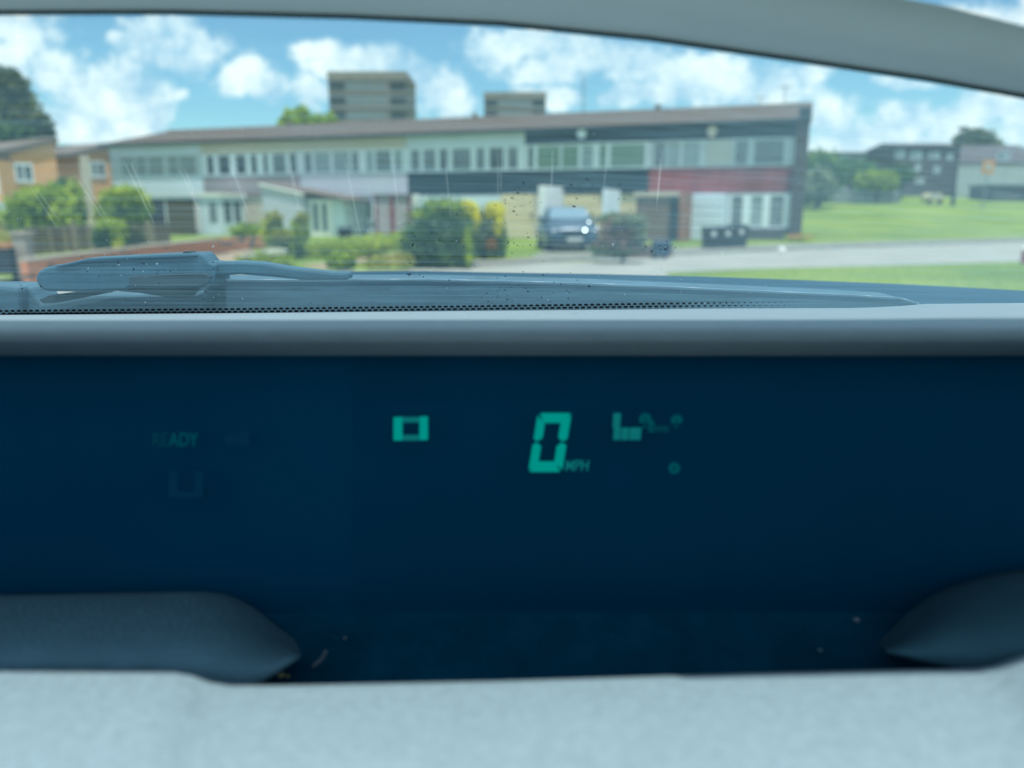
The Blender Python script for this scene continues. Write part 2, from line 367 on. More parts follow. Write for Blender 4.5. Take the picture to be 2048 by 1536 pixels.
for i, h in enumerate(HOUSES):
    u0, u1 = bx[i], bx[i + 1]; w = u1 - u0
    t = thing('terraced_house', h['label'], 'house', A + wdir * u0, ang, 'six joined houses of the terrace'); terr.append(t)
    wall_obj(t, .0, w, 0, Z1 - .003, .06, DEP * 1.6, h['gr'], 'ground_floor_wall')
    wall_obj(t, .0, w, Z1, Z4, .05, DEP * 1.6, h['wall'], 'upper_wall')
    wall_obj(t, .005, w - .005, Z1 + .002, Z2 - .02, -.02, .049, h['low'], 'lower_panel')
    wall_obj(t, .005, w - .005, Z3 + .003, Z4 - .05, -.02, .049, h['top'], 'upper_panel')
    window(t, .02, w - .02, Z2 - .02, Z3, .045, panes_px(u0, h['panes']), h['frame'], .085, .09)
    # roof with stepped courses of tiles
    e0 = -.35 if i == 0 else 0; e1 = w + (.22 if i == 5 else 0)
    nC = 13; b = MB()
    for k in range(nC):
        ya = -.38 + (DEP + .38) * k / nC; yb = -.38 + (DEP + .38) * (k + 1) / nC + .05
        za = Z4 + .04 + RISE * k / nC; zb = Z4 + .04 + RISE * (k + 1) / nC
        b.add([(e0, ya, za + .03), (e1, ya, za + .03), (e1, yb, zb + .015), (e0, yb, zb + .015), (e0, ya, za), (e1, ya, za), (e1, yb, zb - .03), (e0, yb, zb - .03)],
              [(0, 1, 2, 3), (4, 7, 6, 5), (0, 4, 5, 1), (1, 5, 6, 2), (2, 6, 7, 3), (3, 7, 4, 0)])
    b.add([(e0, DEP, Z4 + RISE + .06), (e1, DEP, Z4 + RISE + .06), (e1, DEP * 1.7, Z4 + .7), (e0, DEP * 1.7, Z4 + .7)], [(0, 1, 2, 3)])
    rf = b.build('roof', 'roof', t)
    MB().tube((e0, DEP, Z4 + RISE + .04), (e1, DEP, Z4 + RISE + .04), .10, n=8).build('ridge', 'roof', rf)
    MB().box((e0, -.42, Z4 - .08), (e1, -.36, Z4 + .07)).build('gutter', 'fascia', t)
    MB().box((e0 + .01, -.36, Z4 - .05), (e1 - .01, .05, Z4 - .02)).build('soffit', 'fascia', t)
    # party wall triangle closing the loft
    if i in (0, 5):
        x = 0 if i == 0 else w
        MB().prism([(x, .05, Z4), (x, DEP, Z4 + RISE), (x, DEP * 1.6, Z4 + .6), (x, DEP * 1.6, Z4)], (.1 if i == 0 else -.1, 0, 0)).build('gable', 'endbrick' if i == 5 else 'white', t)
    if i in (1, 3, 4):
        vx = w * (.35 if i == 1 else .25 if i == 3 else .9)
        MB().tube((vx, DEP, Z4 + RISE + .1), (vx, DEP, Z4 + RISE + .34), .16, .13).build('ridge_vent', 'darkbrick', rf)
# brick side wall of the right end house, proud of the front
h5 = terr[5]; w5 = bx[6] - bx[5]
MB().box((w5 - .36, -.32, 0), (w5 + .16, DEP * 1.6, Z4)).build('side_wall', 'endbrick', h5)
MB().box((w5 - .30, -.36, Z4), (w5 + .18, -.20, Z4 + .5)).build('verge_board', 'fascia', h5)
for (px, hh) in ((1520, .5), (1568, .95)):
    u = WP(px, 210, DEP)[0] - bx[5]
    a = MB(); a.tube((u, DEP, Z4 + RISE), (u, DEP, Z4 + RISE + hh), .025)
    a.tube((u - .3, DEP, Z4 + RISE + hh * .95), (u + .35, DEP + .1, Z4 + RISE + hh * .95), .02)
    for k in range(4): a.tube((u - .25 + k * .16, DEP - .2, Z4 + RISE + hh * .95), (u - .25 + k * .16, DEP + .2, Z4 + RISE + hh * .95), .012)
    a.build('aerial', 'steel', h5)
for hi, px, m_ in ((4, 1165, 'upvc'), (5, 1425, 'cream')):
    u, z = WP(px, 268 if hi == 4 else 263, -.2); u -= bx[hi]
    d = MB(); rings = []
    for k in range(4):
        r = .22 * k / 3; rings.append([(u + r * math.cos(t_), -.25 - .10 * (k / 3) ** 2, z + r * math.sin(t_)) for t_ in [2 * math.pi * q / 12 for q in range(13)]])
    d.grid(rings); d.tube((u, -.25, z), (u, -.02, z - .1), .03)
    d.build('satellite_dish', m_, terr[hi])
# ground floor of the right end house: garage door, windows, plinth
def lx(i, px, py=430, off=0): return WP(px, py, off)[0] - bx[i]
g0, g1 = lx(5, 1368, off=-.9), lx(5, 1450, off=-.9)
MB().box((g0, -.9, 0), (g1, .05, 2.0)).build('garage_box', 'white', h5)
gd = MB().box((g0 + .12, -.96, .03), (g1 - .1, -.9, 1.9)).build('garage_door', 'white', h5)
for k in range(1, 5): MB().box((g0 + .16, -.975, .03 + k * .37), (g1 - .14, -.96, .06 + k * .37)).build('door_panel_rib', 'upvc', gd)
window(h5, lx(5, 1456), w5 - .38, .52, Z1 - .06, .03,
       [(lx(5, a), lx(5, c), m) for a, c, m in ((1462, 1484, 'pgrey'), (1501, 1524, 'ppale'), (1539, 1566, 'pgrey'))], 'upvc', .07, .08)
MB().box((lx(5, 1452), -.12, 0), (w5 - .362, .059, .5)).build('plinth', 'farbrick', h5)
# brick store and pier beside the right end house, in front of the slate house
st = thing('brick_store', 'brown brick store with pale lintel between the parked car and white garage door', 'outbuilding', A + wdir * WP(1272, 430, -3.0)[0] - wn_ * 3.0, ang)
sw = WP(1358, 430, -3.0)[0] - WP(1272, 430, -3.0)[0]
MB().box((0, 0, 0), (sw - .42, 2.9, 1.86)).build('wall', 'darkbrick', st)
MB().box((-.12, -.08, 1.86), (sw + .02, 2.9, 2.03)).build('lintel', 'cream', st)
MB().box((sw - .40, .06, 0), (sw - .05, .9, 1.85)).build('door', 'fascia', st)
pr = MB().box((sw, -.1, 0), (sw + .26, 2.9, 2.0)).build('brick_pier', 'pierbrick', st)
# ochre garage doors of the slate house
h4 = terr[4]
def gdoor(parent, x0, x1, z1, yf, m):
    d = MB().box((x0, yf, .03), (x1, yf + .05, z1)).build('garage_door', m, parent)
    nrib = 5
    for k in range(1, nrib): MB().box((x0 + .05, yf - .012, z1 * k / nrib - .012), (x1 - .05, yf, z1 * k / nrib + .012)).build('door_panel_rib', m, d)
    MB().box(((x0 + x1) / 2 + .7, yf - .06, .95), ((x0 + x1) / 2 + .78, yf, 1.15)).build('handle', 'black', d)
gdoor(terr[3], lx(3, 1004, off=-1.3), lx(3, 1064, off=-1.3), 2.0, -1.3, 'ochre')
MB().box((lx(3, 1002, off=-1.3) - .02, -1.24, 0), (lx(3, 1066, off=-1.3), .05, 2.02)).build('garage_box', 'cream', terr[3])
gdoor(h4, lx(4, 1112), lx(4, 1196), 1.98, -.01, 'ochre')
# white canopy fins that frame the drive
fin = thing('carport', 'white posted open carport standing round the dark parked car', 'carport', (P(1076, 440, 27.5).x, 27.5, 0), ang)
cw = (P(1214, 440, 26).x - P(1076, 440, 27.5).x) / math.cos(ang)
MB().box((0, 0, 0), (.30, 2.2, 2.10)).build('side_panel', 'bwhite', fin, bevel=.02)
MB().box((cw - .16, .3, 0), (cw, 2.4, 1.98)).build('side_panel', 'upvc', fin, bevel=.02)
MB().box((.28, 1.9, 1.93), (cw - .16, 2.0, 2.06)).build('beam', 'slate', fin)
# white wall beside the bush
sp = thing('white_screen_wall', 'bright white screen wall between red trellis and round bush', 'wall', A + wdir * WP(824, 420, -1.2)[0] - wn_ * 1.2, ang)
ww = WP(1000, 420, -1.2)[0] - WP(824, 420, -1.2)[0]
MB().box((0, 0, 0), (.32, .25, 2.02)).build('end_post', 'bwhite', sp, bevel=.02)
MB().box((.32, .04, 0), (ww, .2, 1.98)).build('panel', 'white', sp)
# red trellis porch
tp = thing('trellis_porch', 'dark red porch with diamond trellis beside the white screen wall', 'porch', A + wdir * WP(750, 430, -1.4)[0] - wn_ * 1.4, ang)
tw = WP(821, 430, -1.4)[0] - WP(750, 430, -1.4)[0]; TZ = WP(790, 392, -1.4)[1]
for x in (0, tw * .42, tw - .14):
    MB().box((x, 0, 0), (x + (.26 if x and x < tw * .6 else .12), .1, TZ)).build('post', 'tredwood', tp)
MB().box((-.08, -.06, TZ), (tw + .05, 1.3, TZ + .1)).build('flat_roof', 'darkbrick', tp)
for (xa, xb) in ((.12, tw * .42), (tw * .42 + .26, tw - .14)):
    wdt = xb - xa; k = -TZ
    MB().box((xa, .09, 0), (xb, .10, TZ)).build('backing', 'mauve', tp)
    while k < wdt:
        for sgn in (1, -1):
            a0 = max(0, k); a1 = min(wdt, k + TZ)
            if a1 - a0 > .08:
                za, zb = a0 - k, a1 - k
                if sgn < 0: za, zb = TZ - za, TZ - zb
                yy = .055 if sgn > 0 else .03
                MB().tube((xa + a0, yy, za), (xa + a1, yy, zb), .022, n=4).build('lattice_slat', 'trellis', tp)
        k += .17
# porch with sloped roof (house three)
pp = thing('sloped_porch', 'pale grey front porch with sloping dark roof and glazed white door', 'porch', A + wdir * WP(527, 430, -2.4)[0] - wn_ * 2.4, ang)
pw = WP(606, 430, -2.4)[0] - WP(527, 430, -2.4)[0]
MB().box((0, 0, 0), (pw, 2.38, 1.75)).build('front_wall', 'pwhite', pp)
zt = WP(560, 363, -2.4)[1]
MB().prism([(0, 0, 1.753), (pw, 0, 1.753), (pw, 0, 2.02), (0, 0, 2.50)], (0, 2.38, 0)).build('gable_wall', 'pwhite', pp)
MB().prism([(-.1, -.1, 2.53), (pw + .1, -.1, 2.02), (pw + .1, -.1, 2.12), (-.1, -.1, 2.63)], (0, .14, 0)).build('barge_board', 'bwhite', pp)
MB().prism([(-.1, .05, 2.54), (pw + 2.6, .05, 1.72), (pw + 2.6, .05, 1.84), (-.1, .05, 2.66)], (0, 2.3, 0)).build('porch_roof', 'roof', pp)
MB().box((pw, .5, 0), (pw + 2.1, 2.38, 1.80)).build('door_wall', 'white', pp)
dz = MB().box((pw + .15, .42, 0), (pw + 1.45, .5, 1.82)).build('glazed_door', 'bwhite', pp)
for x in (.36, .88): MB().box((pw + x, .405, .25), (pw + x + .24, .42, 1.62)).build('pane', 'pdark', dz)
window(terr[2], lx(2, 729), lx(2, 749), .75, 1.75, .03, [(lx(2, 733), lx(2, 745), 'pgrey')], 'upvc', .06, .06)
# white porch and brown brick wall (left)
wp_ = thing('white_porch', 'white boxy porch with tall side windows beside brown brick wall', 'porch', A + wdir * WP(386, 430, -2.6)[0] - wn_ * 2.6, ang)
q1 = WP(440, 430, -2.6)[0] - WP(386, 430, -2.6)[0]
MB().box((0, 0, 0), (q1, 2.0, 1.98)).build('body', 'white', wp_)
MB().box((-.1, -.1, 1.98), (q1 + .1, 2.1, 2.17)).build('flat_roof', 'bwhite', wp_)
MB().box((-.01, -.015, .2), (.45, 0, 1.9)).build('corner_panel', 'bwhite', wp_)
for y in (.35, 1.15): MB().box((q1, y, .65), (q1 + .02, y + .5, 1.75)).build('window', 'pdark', wp_)
MB().box((q1 * .62, -.02, .65), (q1 * .9, 0, 1.7)).build('window', 'pgrey', wp_)
bw = thing('brown_brick_wall', 'tall dark brown brick garden wall beside the white porch', 'wall', A + wdir * WP(334, 430, -3.2)[0] - wn_ * 3.2, ang)
q2 = WP(384, 430, -3.2)[0] - WP(334, 430, -3.2)[0]
MB().box((0, 0, 0), (q2, .23, WP(350, 400, -3.2)[1])).build('brickwork', 'brownwall', bw)
MB().box((-.05, -.03, WP(350, 400, -3.2)[1]), (q2 + .04, .26, WP(350, 400, -3.2)[1] + .07)).build('coping', 'fascia', bw)
dg = thing('dark_side_gate', 'dark boarded side gate between green bush and brown brick wall', 'gate', P(292, 480, 36), 0)
dg.location.z = 0
gz = P(300, 398, 36).z; gwid = P(336, 398, 36).x - P(292, 398, 36).x
for k in range(7): MB().box((gwid * k / 7 + .01, 0, 0), (gwid * (k + 1) / 7 - .01, .04, gz)).build('board', 'dgate', dg)

# ------------------------------------------------------------------ left brick houses
def brick_house(label, pxl, pxr, pyl, pyr, Y0, skew, winpx, name='brick_house'):
    """side wall facing half right; roof line rising to the right"""
    a = P(pxl, 400, Y0); a.z = 0; b = P(pxr, 400, Y0 + skew); b.z = 0
    d = (b - a).normalized(); nn = Vector((-d.y, d.x, 0)); rz = math.atan2(d.y, d.x)
    t = thing(name, label, 'house', a, rz, 'orange brick houses left of the terrace')
    Lw = (b - a).length; za = P(pxl, pyl, Y0).z; zb = P(pxr, pyr, Y0 + skew).z
    MB().prism([(0, 0, 0), (Lw, 0, 0), (Lw, 0, zb), (0, 0, za)], (0, 7, 0)).build('wall', 'brick', t)
    MB().prism([(-.6, -.18, za - .12), (Lw + .12, -.18, zb + .02), (Lw + .12, -.18, zb + .26), (-.6, -.18, za + .14)], (0, 7.4, 0)).build('roof', 'roof', t)
    def loc(px, py):
        dr = ray(px, py); o = a - Vector((0, 0, EYE)); tt = o.dot(nn) / dr.dot(nn); p = dr * tt + Vector((0, 0, EYE)); return (p - a).dot(d), p.z
    for (x0, y0, x1, y1) in winpx:
        u0, z1 = loc(x0, y0); u1, z0 = loc(x1, y1)
        wd = u1 - u0
        window(t, u0, u1, z0, z1, .0, [(u0 + wd * .10, u0 + wd * .46, 'pgrey'), (u0 + wd * .55, u0 + wd * .9, 'pdark')], 'upvc', (z1 - z0) * .13, .07)
    return t, Lw, loc
t, Lw, loc = brick_house('orange brick house with grey roof at the far left behind round green bushes', 14, 122, 312, 284, 40, 2.2, [(26, 325, 68, 366)])
u, z = loc(17, 400); MB().box((u - .1, -.25, 0), (u + .25, 0, P(17, 318, 40).z)).build('pale_pier', 'cream', t)
t, Lw, loc = brick_house('smaller orange brick house squeezed between its twin and the white terrace end', 166, 229, 312, 294, 47, 1.8, [(178, 321, 212, 357)])
MB().box((0, -.2, 0), (.55, 0, 4.4)).build('pale_pier', 'cream', t)
t2 = thing('link_building', 'white fronted link block with grey roof between the two orange brick houses', 'building', P(118, 400, 50) * 1, 0); t2.location.z = 0
lw = P(172, 400, 50).x - P(118, 400, 50).x
MB().box((0, 0, 0), (lw, 5, P(140, 316, 50).z)).build('wall', 'white', t2)
MB().box((-.1, -.3, P(140, 316, 50).z), (lw + 1.6, 5.2, P(140, 292, 50).z)).build('roof', 'roof', t2)
window(t2, .3, lw - .2, P(140, 370, 50).z, P(140, 338, 50).z, 0, [(.5, lw * .45, 'pgrey'), (lw * .55, lw - .4, 'pdark')], 'upvc', .1, .07)
t3 = thing('white_bay_house', 'house edge with white bay windows cut by the left border', 'house', P(-120, 400, 38), 0); t3.location.z = 0
q = P(10, 400, 38).x - P(-120, 400, 38).x
MB().box((0, 0, 0), (q - .1, 1.0, P(0, 320, 38).z)).build('wall', 'brick', t3)
MB().box((-.2, -.3, P(0, 320, 38).z), (q - .1, 1.0, P(0, 300, 38).z)).build('roof', 'roof', t3)
window(t3, q * .5, q - .15, P(0, 386, 38).z, P(0, 331, 38).z, 0, [(q * .5 + .2, q * .72, 'pgrey'), (q * .76, q - .3, 'pgrey')], 'upvc', .12, .1)
MB().box((q * .3, -.9, P(0, 425, 38).z), (q + .1, 0, P(0, 404, 38).z)).build('canopy', 'upvc', t3)
wc = MB().box((0, 0, 0), (2.6, 1.6, .9)).build('white_shed', 'upvc', loc=G(-70, 470) + Vector((0, 2, 0)))
wc2 = thing('garden_shed', 'low white roofed shed at the left border behind the brown fence', 'shed', wc.location.copy()); wc.parent = wc2; wc.location = (0, 0, 0); wc.name = 'body'
MB().prism([(-.1, -.1, .9), (2.7, -.1, .9), (1.3, -.1, 1.15)], (0, 1.8, 0)).build('roof', 'upvc', wc2)

# ------------------------------------------------------------------ towers
def tower(label, pxl, pxr, pyt, Y0, side_px):
    a = P(pxl, pyt, Y0); b = P(pxr, pyt, Y0); w = b.x - a.x; H = a.z
    t = thing('tower_block', label, 'tower block', (a.x, Y0, 0), 0, 'concrete tower blocks behind the terrace roof')
    MB().box((0, 0, 0), (w, 15, H - 1.6)).build('wall', 'concrete', t)
    MB().box((-.1, -.1, H - 1.6), (w + .1, 15.1, H)).build('parapet', 'concrete2', t)
    MB().box((w * .3, 3, H), (w * .55, 9, H + .5)).build('lift_housing', 'concrete', t)
    fl = 2.75; nf = int((H - 2) / fl)
    rec = MB().box((0, 0, 0), (w * .20, .22, 1.45)).build('recess_window', 'concdark', t)
    cw_ = w * .105
    wi = MB().box((0, 0, 0), (cw_, .1, 1.25)).build('window', 'pgrey', t)
    band = MB().box((0, 0, 0), (w, .12, .35)).build('floor_band', 'concrete2', t)
    first = [True, True, True]
    def put(src, k, loc):
        if first[k]: src.location = loc; first[k] = False
        else:
            c = src.copy(); C.objects.link(c); c.parent = t; c.location = loc
    for f in range(nf):
        z = H - 1.6 - (f + 1) * fl
        if z < 3: break
        for x in (.01 * w, .79 * w): put(rec, 0, (x, -.12, z + .9))
        for x in (.235, .355, .475, .62): put(wi, 1, (x * w, -.05, z + .95))
        put(band, 2, (0, -.09, z + .1))
    return t, w, H
tA, wA, HA = tower('large grey concrete tower block rising behind the terrace roof', 655, 812, 143, 165, 15)
pw_ = P(827, 160, 178).x - P(812, 160, 165).x
MB().box((wA + .1, 4, 0), (wA + .1 + abs(pw_), 14, HA - 2)).build('stair_wing', 'concrete', tA)
tB, wB, HB = tower('smaller more distant grey tower block peeking over the roof centre', 968, 1092, 184, 215, 0)
ms = thing('radio_mast', 'thin faint lattice mast rising behind the terrace roof', 'mast', (P(1167, 200, 300).x, 300, 0))
mh = P(1167, 152, 300).z
b = MB()
for sx in (-.6, .6):
    for sy in (-.6, .6): b.tube((sx, sy, 0), (sx * .3, sy * .3, mh), .10, .07, 5)
for k in range(14): b.tube((-.6, -.6, mh * k / 14), (.6, -.6, mh * (k + 1) / 14), .05, n=4)
b.build('lattice', 'steel', ms)
for sx in (-1, 1): MB().tube((sx * .5, 0, mh * .92), (sx * 1.6, 0, mh * .92), .12).build('antenna', 'steel', ms)

# ------------------------------------------------------------------ plants
def leaves(b, lobes, n, size, hollow=.55):
    vols = np.array([l[3] * l[4] * l[5] for l in lobes]) ** (2 / 3); pk = rng.choice(len(lobes), n, p=vols / vols.sum())
    for k in pk:
        cx, cy, cz, rx, ry, rz = lobes[k]
        v = rng.normal(size=3); v /= np.linalg.norm(v); r = rng.uniform(hollow, 1.05) if rng.random() < .85 else rng.uniform(1.0, 1.28)
        c = np.array([cx + v[0] * rx * r, cy + v[1] * ry * r, cz + v[2] * rz * r])
        if c[2] < .02: c[2] = .03
        a = rng.normal(size=3); a /= np.linalg.norm(a); a = a + v * .3; e = np.cross(a, rng.normal(size=3)); e /= np.linalg.norm(e) + 1e-9; a /= np.linalg.norm(a)
        s = size * rng.uniform(.6, 1.4)
        o = len(b.v)
        b.v += [tuple(c - a * s), tuple(c + e * s * .5), tuple(c + a * s), tuple(c - e * s * .5)]; b.f.append((o, o + 1, o + 2, o + 3))
def plant(name, label, cat, base, parts, trunk_h=.3, trunk_r=.05, group=None, limbs=4):
    t = thing(name, label, cat, base, 0, group)
    b = MB(); b.tube((0, 0, 0), (0, 0, trunk_h), trunk_r, trunk_r * .7)
    allb = [l for p in parts for l in p[1]]
    for i in range(min(limbs, len(allb))):
        l = allb[i]; b.tube((0, 0, trunk_h * .8), (l[0] * .8, l[1] * .8, max(trunk_h, l[2])), trunk_r * .6, trunk_r * .2, 6)
    b.build('trunk' if cat == 'tree' else 'stem', 'bark', t)
    for (pn_, lobes, n, size, m_) in parts:
        lb = MB(); leaves(lb, lobes, n, size)
        lb.build(pn_, m_, t)
    return t
def pxlobes(Y, base, lst):
    """ellipsoids given by where they show: (px, py, rx_px, rz_px) at distance Y (+ dy)"""
    out = []
    for q in lst:
        px, py, rx, rz = q[:4]; dy = q[4] if len(q) > 4 else 0
        c = P(px, py, Y + dy) - base; k = Y / F
        out.append((c.x, dy, c.z, rx * k, max(rx, rz) * k * .8, rz * k))
    return out
def bush(name, label, px, pyb, Y, parts, group=None, cat='bush', th=.25, tr=.05):
    base = P(px, pyb, Y); base.z = hill(base.x, base.y) if Y < 300 else 0
    return plant(name, label, cat, base, [(n, pxlobes(Y, base, l), c, s, m) for n, l, c, s, m in parts], th, tr, group)
bush('round_bush', 'wide bright green bush behind the brown fence at the far left', 75, 470, 30,
     [('foliage', [(70, 420, 48, 38), (38, 435, 36, 32), (105, 415, 35, 40), (90, 450, 50, 25)], 2600, .13, 'lf_green'),
      ('bright_foliage', [(85, 395, 42, 20, -.2), (128, 430, 20, 36, -.3)], 900, .12, 'lf_bright')])  # brighter leaves paint the sunlit top and right side
bush('tall_shrub', 'dark shrub with lit yellow green edge standing upright behind the wide green bush', 140, 470, 33,
     [('foliage', [(125, 395, 32, 30), (140, 425, 22, 45)], 1500, .13, 'lf_dark'), ('lit_edge_foliage', [(150, 390, 12, 26, -.4), (150, 430, 12, 30, -.4)], 600, .12, 'lf_bright')])  # sunlit right edge given as yellower leaves
bush('dome_bush', 'bright green dome bush before the white end of the terrace', 248, 470, 33,
     [('foliage', [(245, 415, 44, 34), (230, 430, 34, 24), (270, 425, 28, 28)], 2400, .13, 'lf_green'), ('bright_foliage', [(252, 392, 36, 18, -.3)], 800, .12, 'lf_bright')])  # sunlit crown put into a lighter leaf colour
bush('variegated_bush', 'small bush with yellow green top growing over the brown fence end', 222, 505, 21.5,
     [('foliage', [(222, 472, 26, 28), (205, 478, 18, 20)], 1400, .07, 'lf_dark'), ('bright_foliage', [(222, 450, 26, 12, -.2), (235, 470, 14, 20, -.2)], 700, .07, 'lf_bright'),
      ('flowers', [(235, 487, 9, 9, -.3)], 140, .06, 'lf_yel')])
bush('hedge_plant', 'dull green hedge plant at the right end of brown fence', 270, 500, 23,
     [('foliage', [(258, 475, 16, 22), (276, 480, 14, 18)], 800, .08, 'lf_oliv')])
bush('low_shrub', 'low dark green shrub behind the red brick wall end', 497, 485, 29,
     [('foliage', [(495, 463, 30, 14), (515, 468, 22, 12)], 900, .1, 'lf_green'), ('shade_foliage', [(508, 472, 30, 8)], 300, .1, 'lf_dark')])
bush('photinia_shrub', 'yellow green twin crowned shrub with reddish tips before the glazed door', 575, 515, 21,
     [('foliage', [(548, 465, 20, 34), (600, 462, 18, 26), (575, 490, 28, 20), (565, 475, 20, 18)], 2000, .07, 'lf_bright'),
      ('tip_leaves', [(548, 438, 15, 14, -.2), (604, 438, 13, 12, -.2), (560, 470, 18, 12, -.4)], 600, .07, 'lf_tip'),
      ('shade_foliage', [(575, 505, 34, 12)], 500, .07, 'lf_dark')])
bush('flower_clump', 'clump of white flowers low beside the yellow green twin shrub', 540, 530, 18,
     [('foliage', [(540, 520, 45, 14), (500, 522, 25, 12)], 900, .06, 'lf_green'), ('flowers', [(548, 503, 24, 6, -.2), (500, 512, 14, 5, -.2)], 260, .045, 'lf_wht')], cat='plant', th=.1, tr=.02)
bush('meadow_bed', 'long bed of light green garden plants left of the round bush', 720, 520, 22,
     [('foliage', [(650, 500, 40, 18), (700, 490, 45, 14), (760, 485, 45, 16), (800, 482, 30, 18), (630, 520, 30, 14), (690, 505, 50, 14)], 4200, .06, 'lf_bright'),
      ('mixed_foliage', [(620, 510, 40, 16), (680, 512, 30, 16), (740, 500, 40, 10)], 1500, .06, 'lf_green')], cat='flower bed', th=.1, tr=.02)
bush('dark_tuft', 'dark green tuft of plants at the near end of the garden bed', 682, 538, 17,
     [('foliage', [(682, 522, 22, 15), (665, 526, 14, 10)], 700, .05, 'lf_green'), ('shade_foliage', [(690, 528, 20, 10)], 400, .05, 'lf_dark')], cat='plant', th=.1, tr=.02)
bush('lime_ground_plant', 'low lime green ground plant just left of the round bush base', 775, 532, 17,
     [('foliage', [(780, 522, 42, 9), (745, 528, 22, 6), (805, 514, 18, 9)], 900, .05, 'lf_tip')], cat='plant', th=.08, tr=.02)
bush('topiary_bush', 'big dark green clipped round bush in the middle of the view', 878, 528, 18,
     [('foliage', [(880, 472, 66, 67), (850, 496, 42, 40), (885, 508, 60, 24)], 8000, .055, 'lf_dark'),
      ('lit_rim_foliage', [(888, 412, 36, 10, -.1), (850, 430, 24, 10, -.2), (936, 490, 7, 36, -.5)], 900, .05, 'lf_green')])  # lighter leaves paint the lit top and right rim
bush('gorse_shrub', 'tall shrub with bright yellow flower patches right of the clipped round bush', 970, 520, 20,
     [('foliage', [(965, 465, 34, 42), (985, 440, 22, 30), (950, 490, 30, 24)], 2200, .07, 'lf_sage'),
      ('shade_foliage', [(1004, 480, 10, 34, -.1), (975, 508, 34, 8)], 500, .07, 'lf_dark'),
      ('flowers', [(935, 418, 18, 14, -.9), (948, 438, 9, 20, -.9), (990, 420, 17, 14, -.9), (997, 445, 8, 22, -.9)], 1900, .06, 'lf_yel'),
      ('orange_flowers', [(983, 488, 9, 9, -.7)], 160, .05, 'lf_org')])
bush('copper_bush', 'rounded copper and sage bush between the parked car and brick store', 1245, 512, 19.5,
     [('foliage', [(1247, 468, 42, 34), (1242, 492, 50, 20), (1222, 466, 26, 28), (1272, 468, 22, 30)], 2200, .06, 'lf_red'), ('sage_foliage', [(1255, 440, 30, 12, -.2), (1280, 465, 12, 30, -.2)], 700, .06, 'lf_sage'),
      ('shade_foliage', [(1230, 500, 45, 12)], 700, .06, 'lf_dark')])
bush('ivy_bush', 'dark green bush climbing behind the copper bush', 1235, 500, 27,
     [('foliage', [(1235, 440, 34, 12)], 400, .1, 'lf_dark')])
bush('end_wall_flowers', 'small orange flowering plant at the foot of the brick end wall', 1600, 480, 33,
     [('foliage', [(1600, 476, 30, 6)], 300, .08, 'lf_bright'), ('flowers', [(1600, 473, 24, 4, -.2)], 120, .07, 'lf_org')], cat='plant', th=.08, tr=.02)
# trees far off
bush('large_tree', 'large dark olive tree cut by the left border above the brick roofs', 5, 400, 62,
     [('crown', [(-10, 210, 60, 62), (40, 245, 48, 40), (70, 262, 34, 30), (-60, 240, 60, 70), (20, 180, 30, 35)], 6500, .35, 'lf_oliv'),
      ('shade_foliage', [(10, 270, 80, 30), (-20, 240, 50, 40)], 1500, .35, 'lf_dark')], cat='tree', th=5, tr=.4)
bush('small_tree', 'thin light green treetop showing over the roof left of the large tower', 600, 400, 75,
     [('crown', [(582, 235, 16, 14), (605, 228, 14, 18), (568, 244, 12, 8), (640, 240, 30, 8), (662, 238, 8, 14), (610, 244, 40, 8)], 650, .32, 'lf_green')], cat='tree', th=5, tr=.2)
bush('hilltop_tree', 'rounded green treetop above the far grey roofs at the right', 1952, 400, 105,
     [('crown', [(1950, 275, 30, 14), (1965, 285, 28, 14), (1930, 285, 22, 12)], 1200, .4, 'lf_oliv')], cat='tree', th=3, tr=.3)
hz_ = [(1640, 345, 48, 38, 64, 'dark leafy tree next to the brick end wall on the hill', 'lf_dark'),
       (1632, 372, 34, 32, 60, 'pale sage bush in front of the dark hillside trees', 'lf_sage'),
       (1700, 345, 52, 24, 72, 'wide dark green tree below the low far house', 'lf_dark'),
       (1752, 362, 38, 20, 70, 'green tree with yellowish patches left of the dark brick house', 'lf_green'),
       (1800, 350, 22, 16, 76, 'small green tree touching the dark brick house corner', 'lf_dark'),
       (1640, 318, 24, 12, 78, 'light green treetop near the low far house roof end', 'lf_bright')]
for (px, py, rx, rz, Y, lb, m_) in hz_:
    bush('hillside_tree', lb, px, 402, Y, [('crown', [(px, py, rx, rz), (px - rx * .5, py + rz * .3, rx * .6, rz * .7), (px + rx * .45, py + rz * .35, rx * .6, rz * .6)], 1500, .24, m_)],
         group='trees on the hillside', cat='tree', th=1.2, tr=.15)

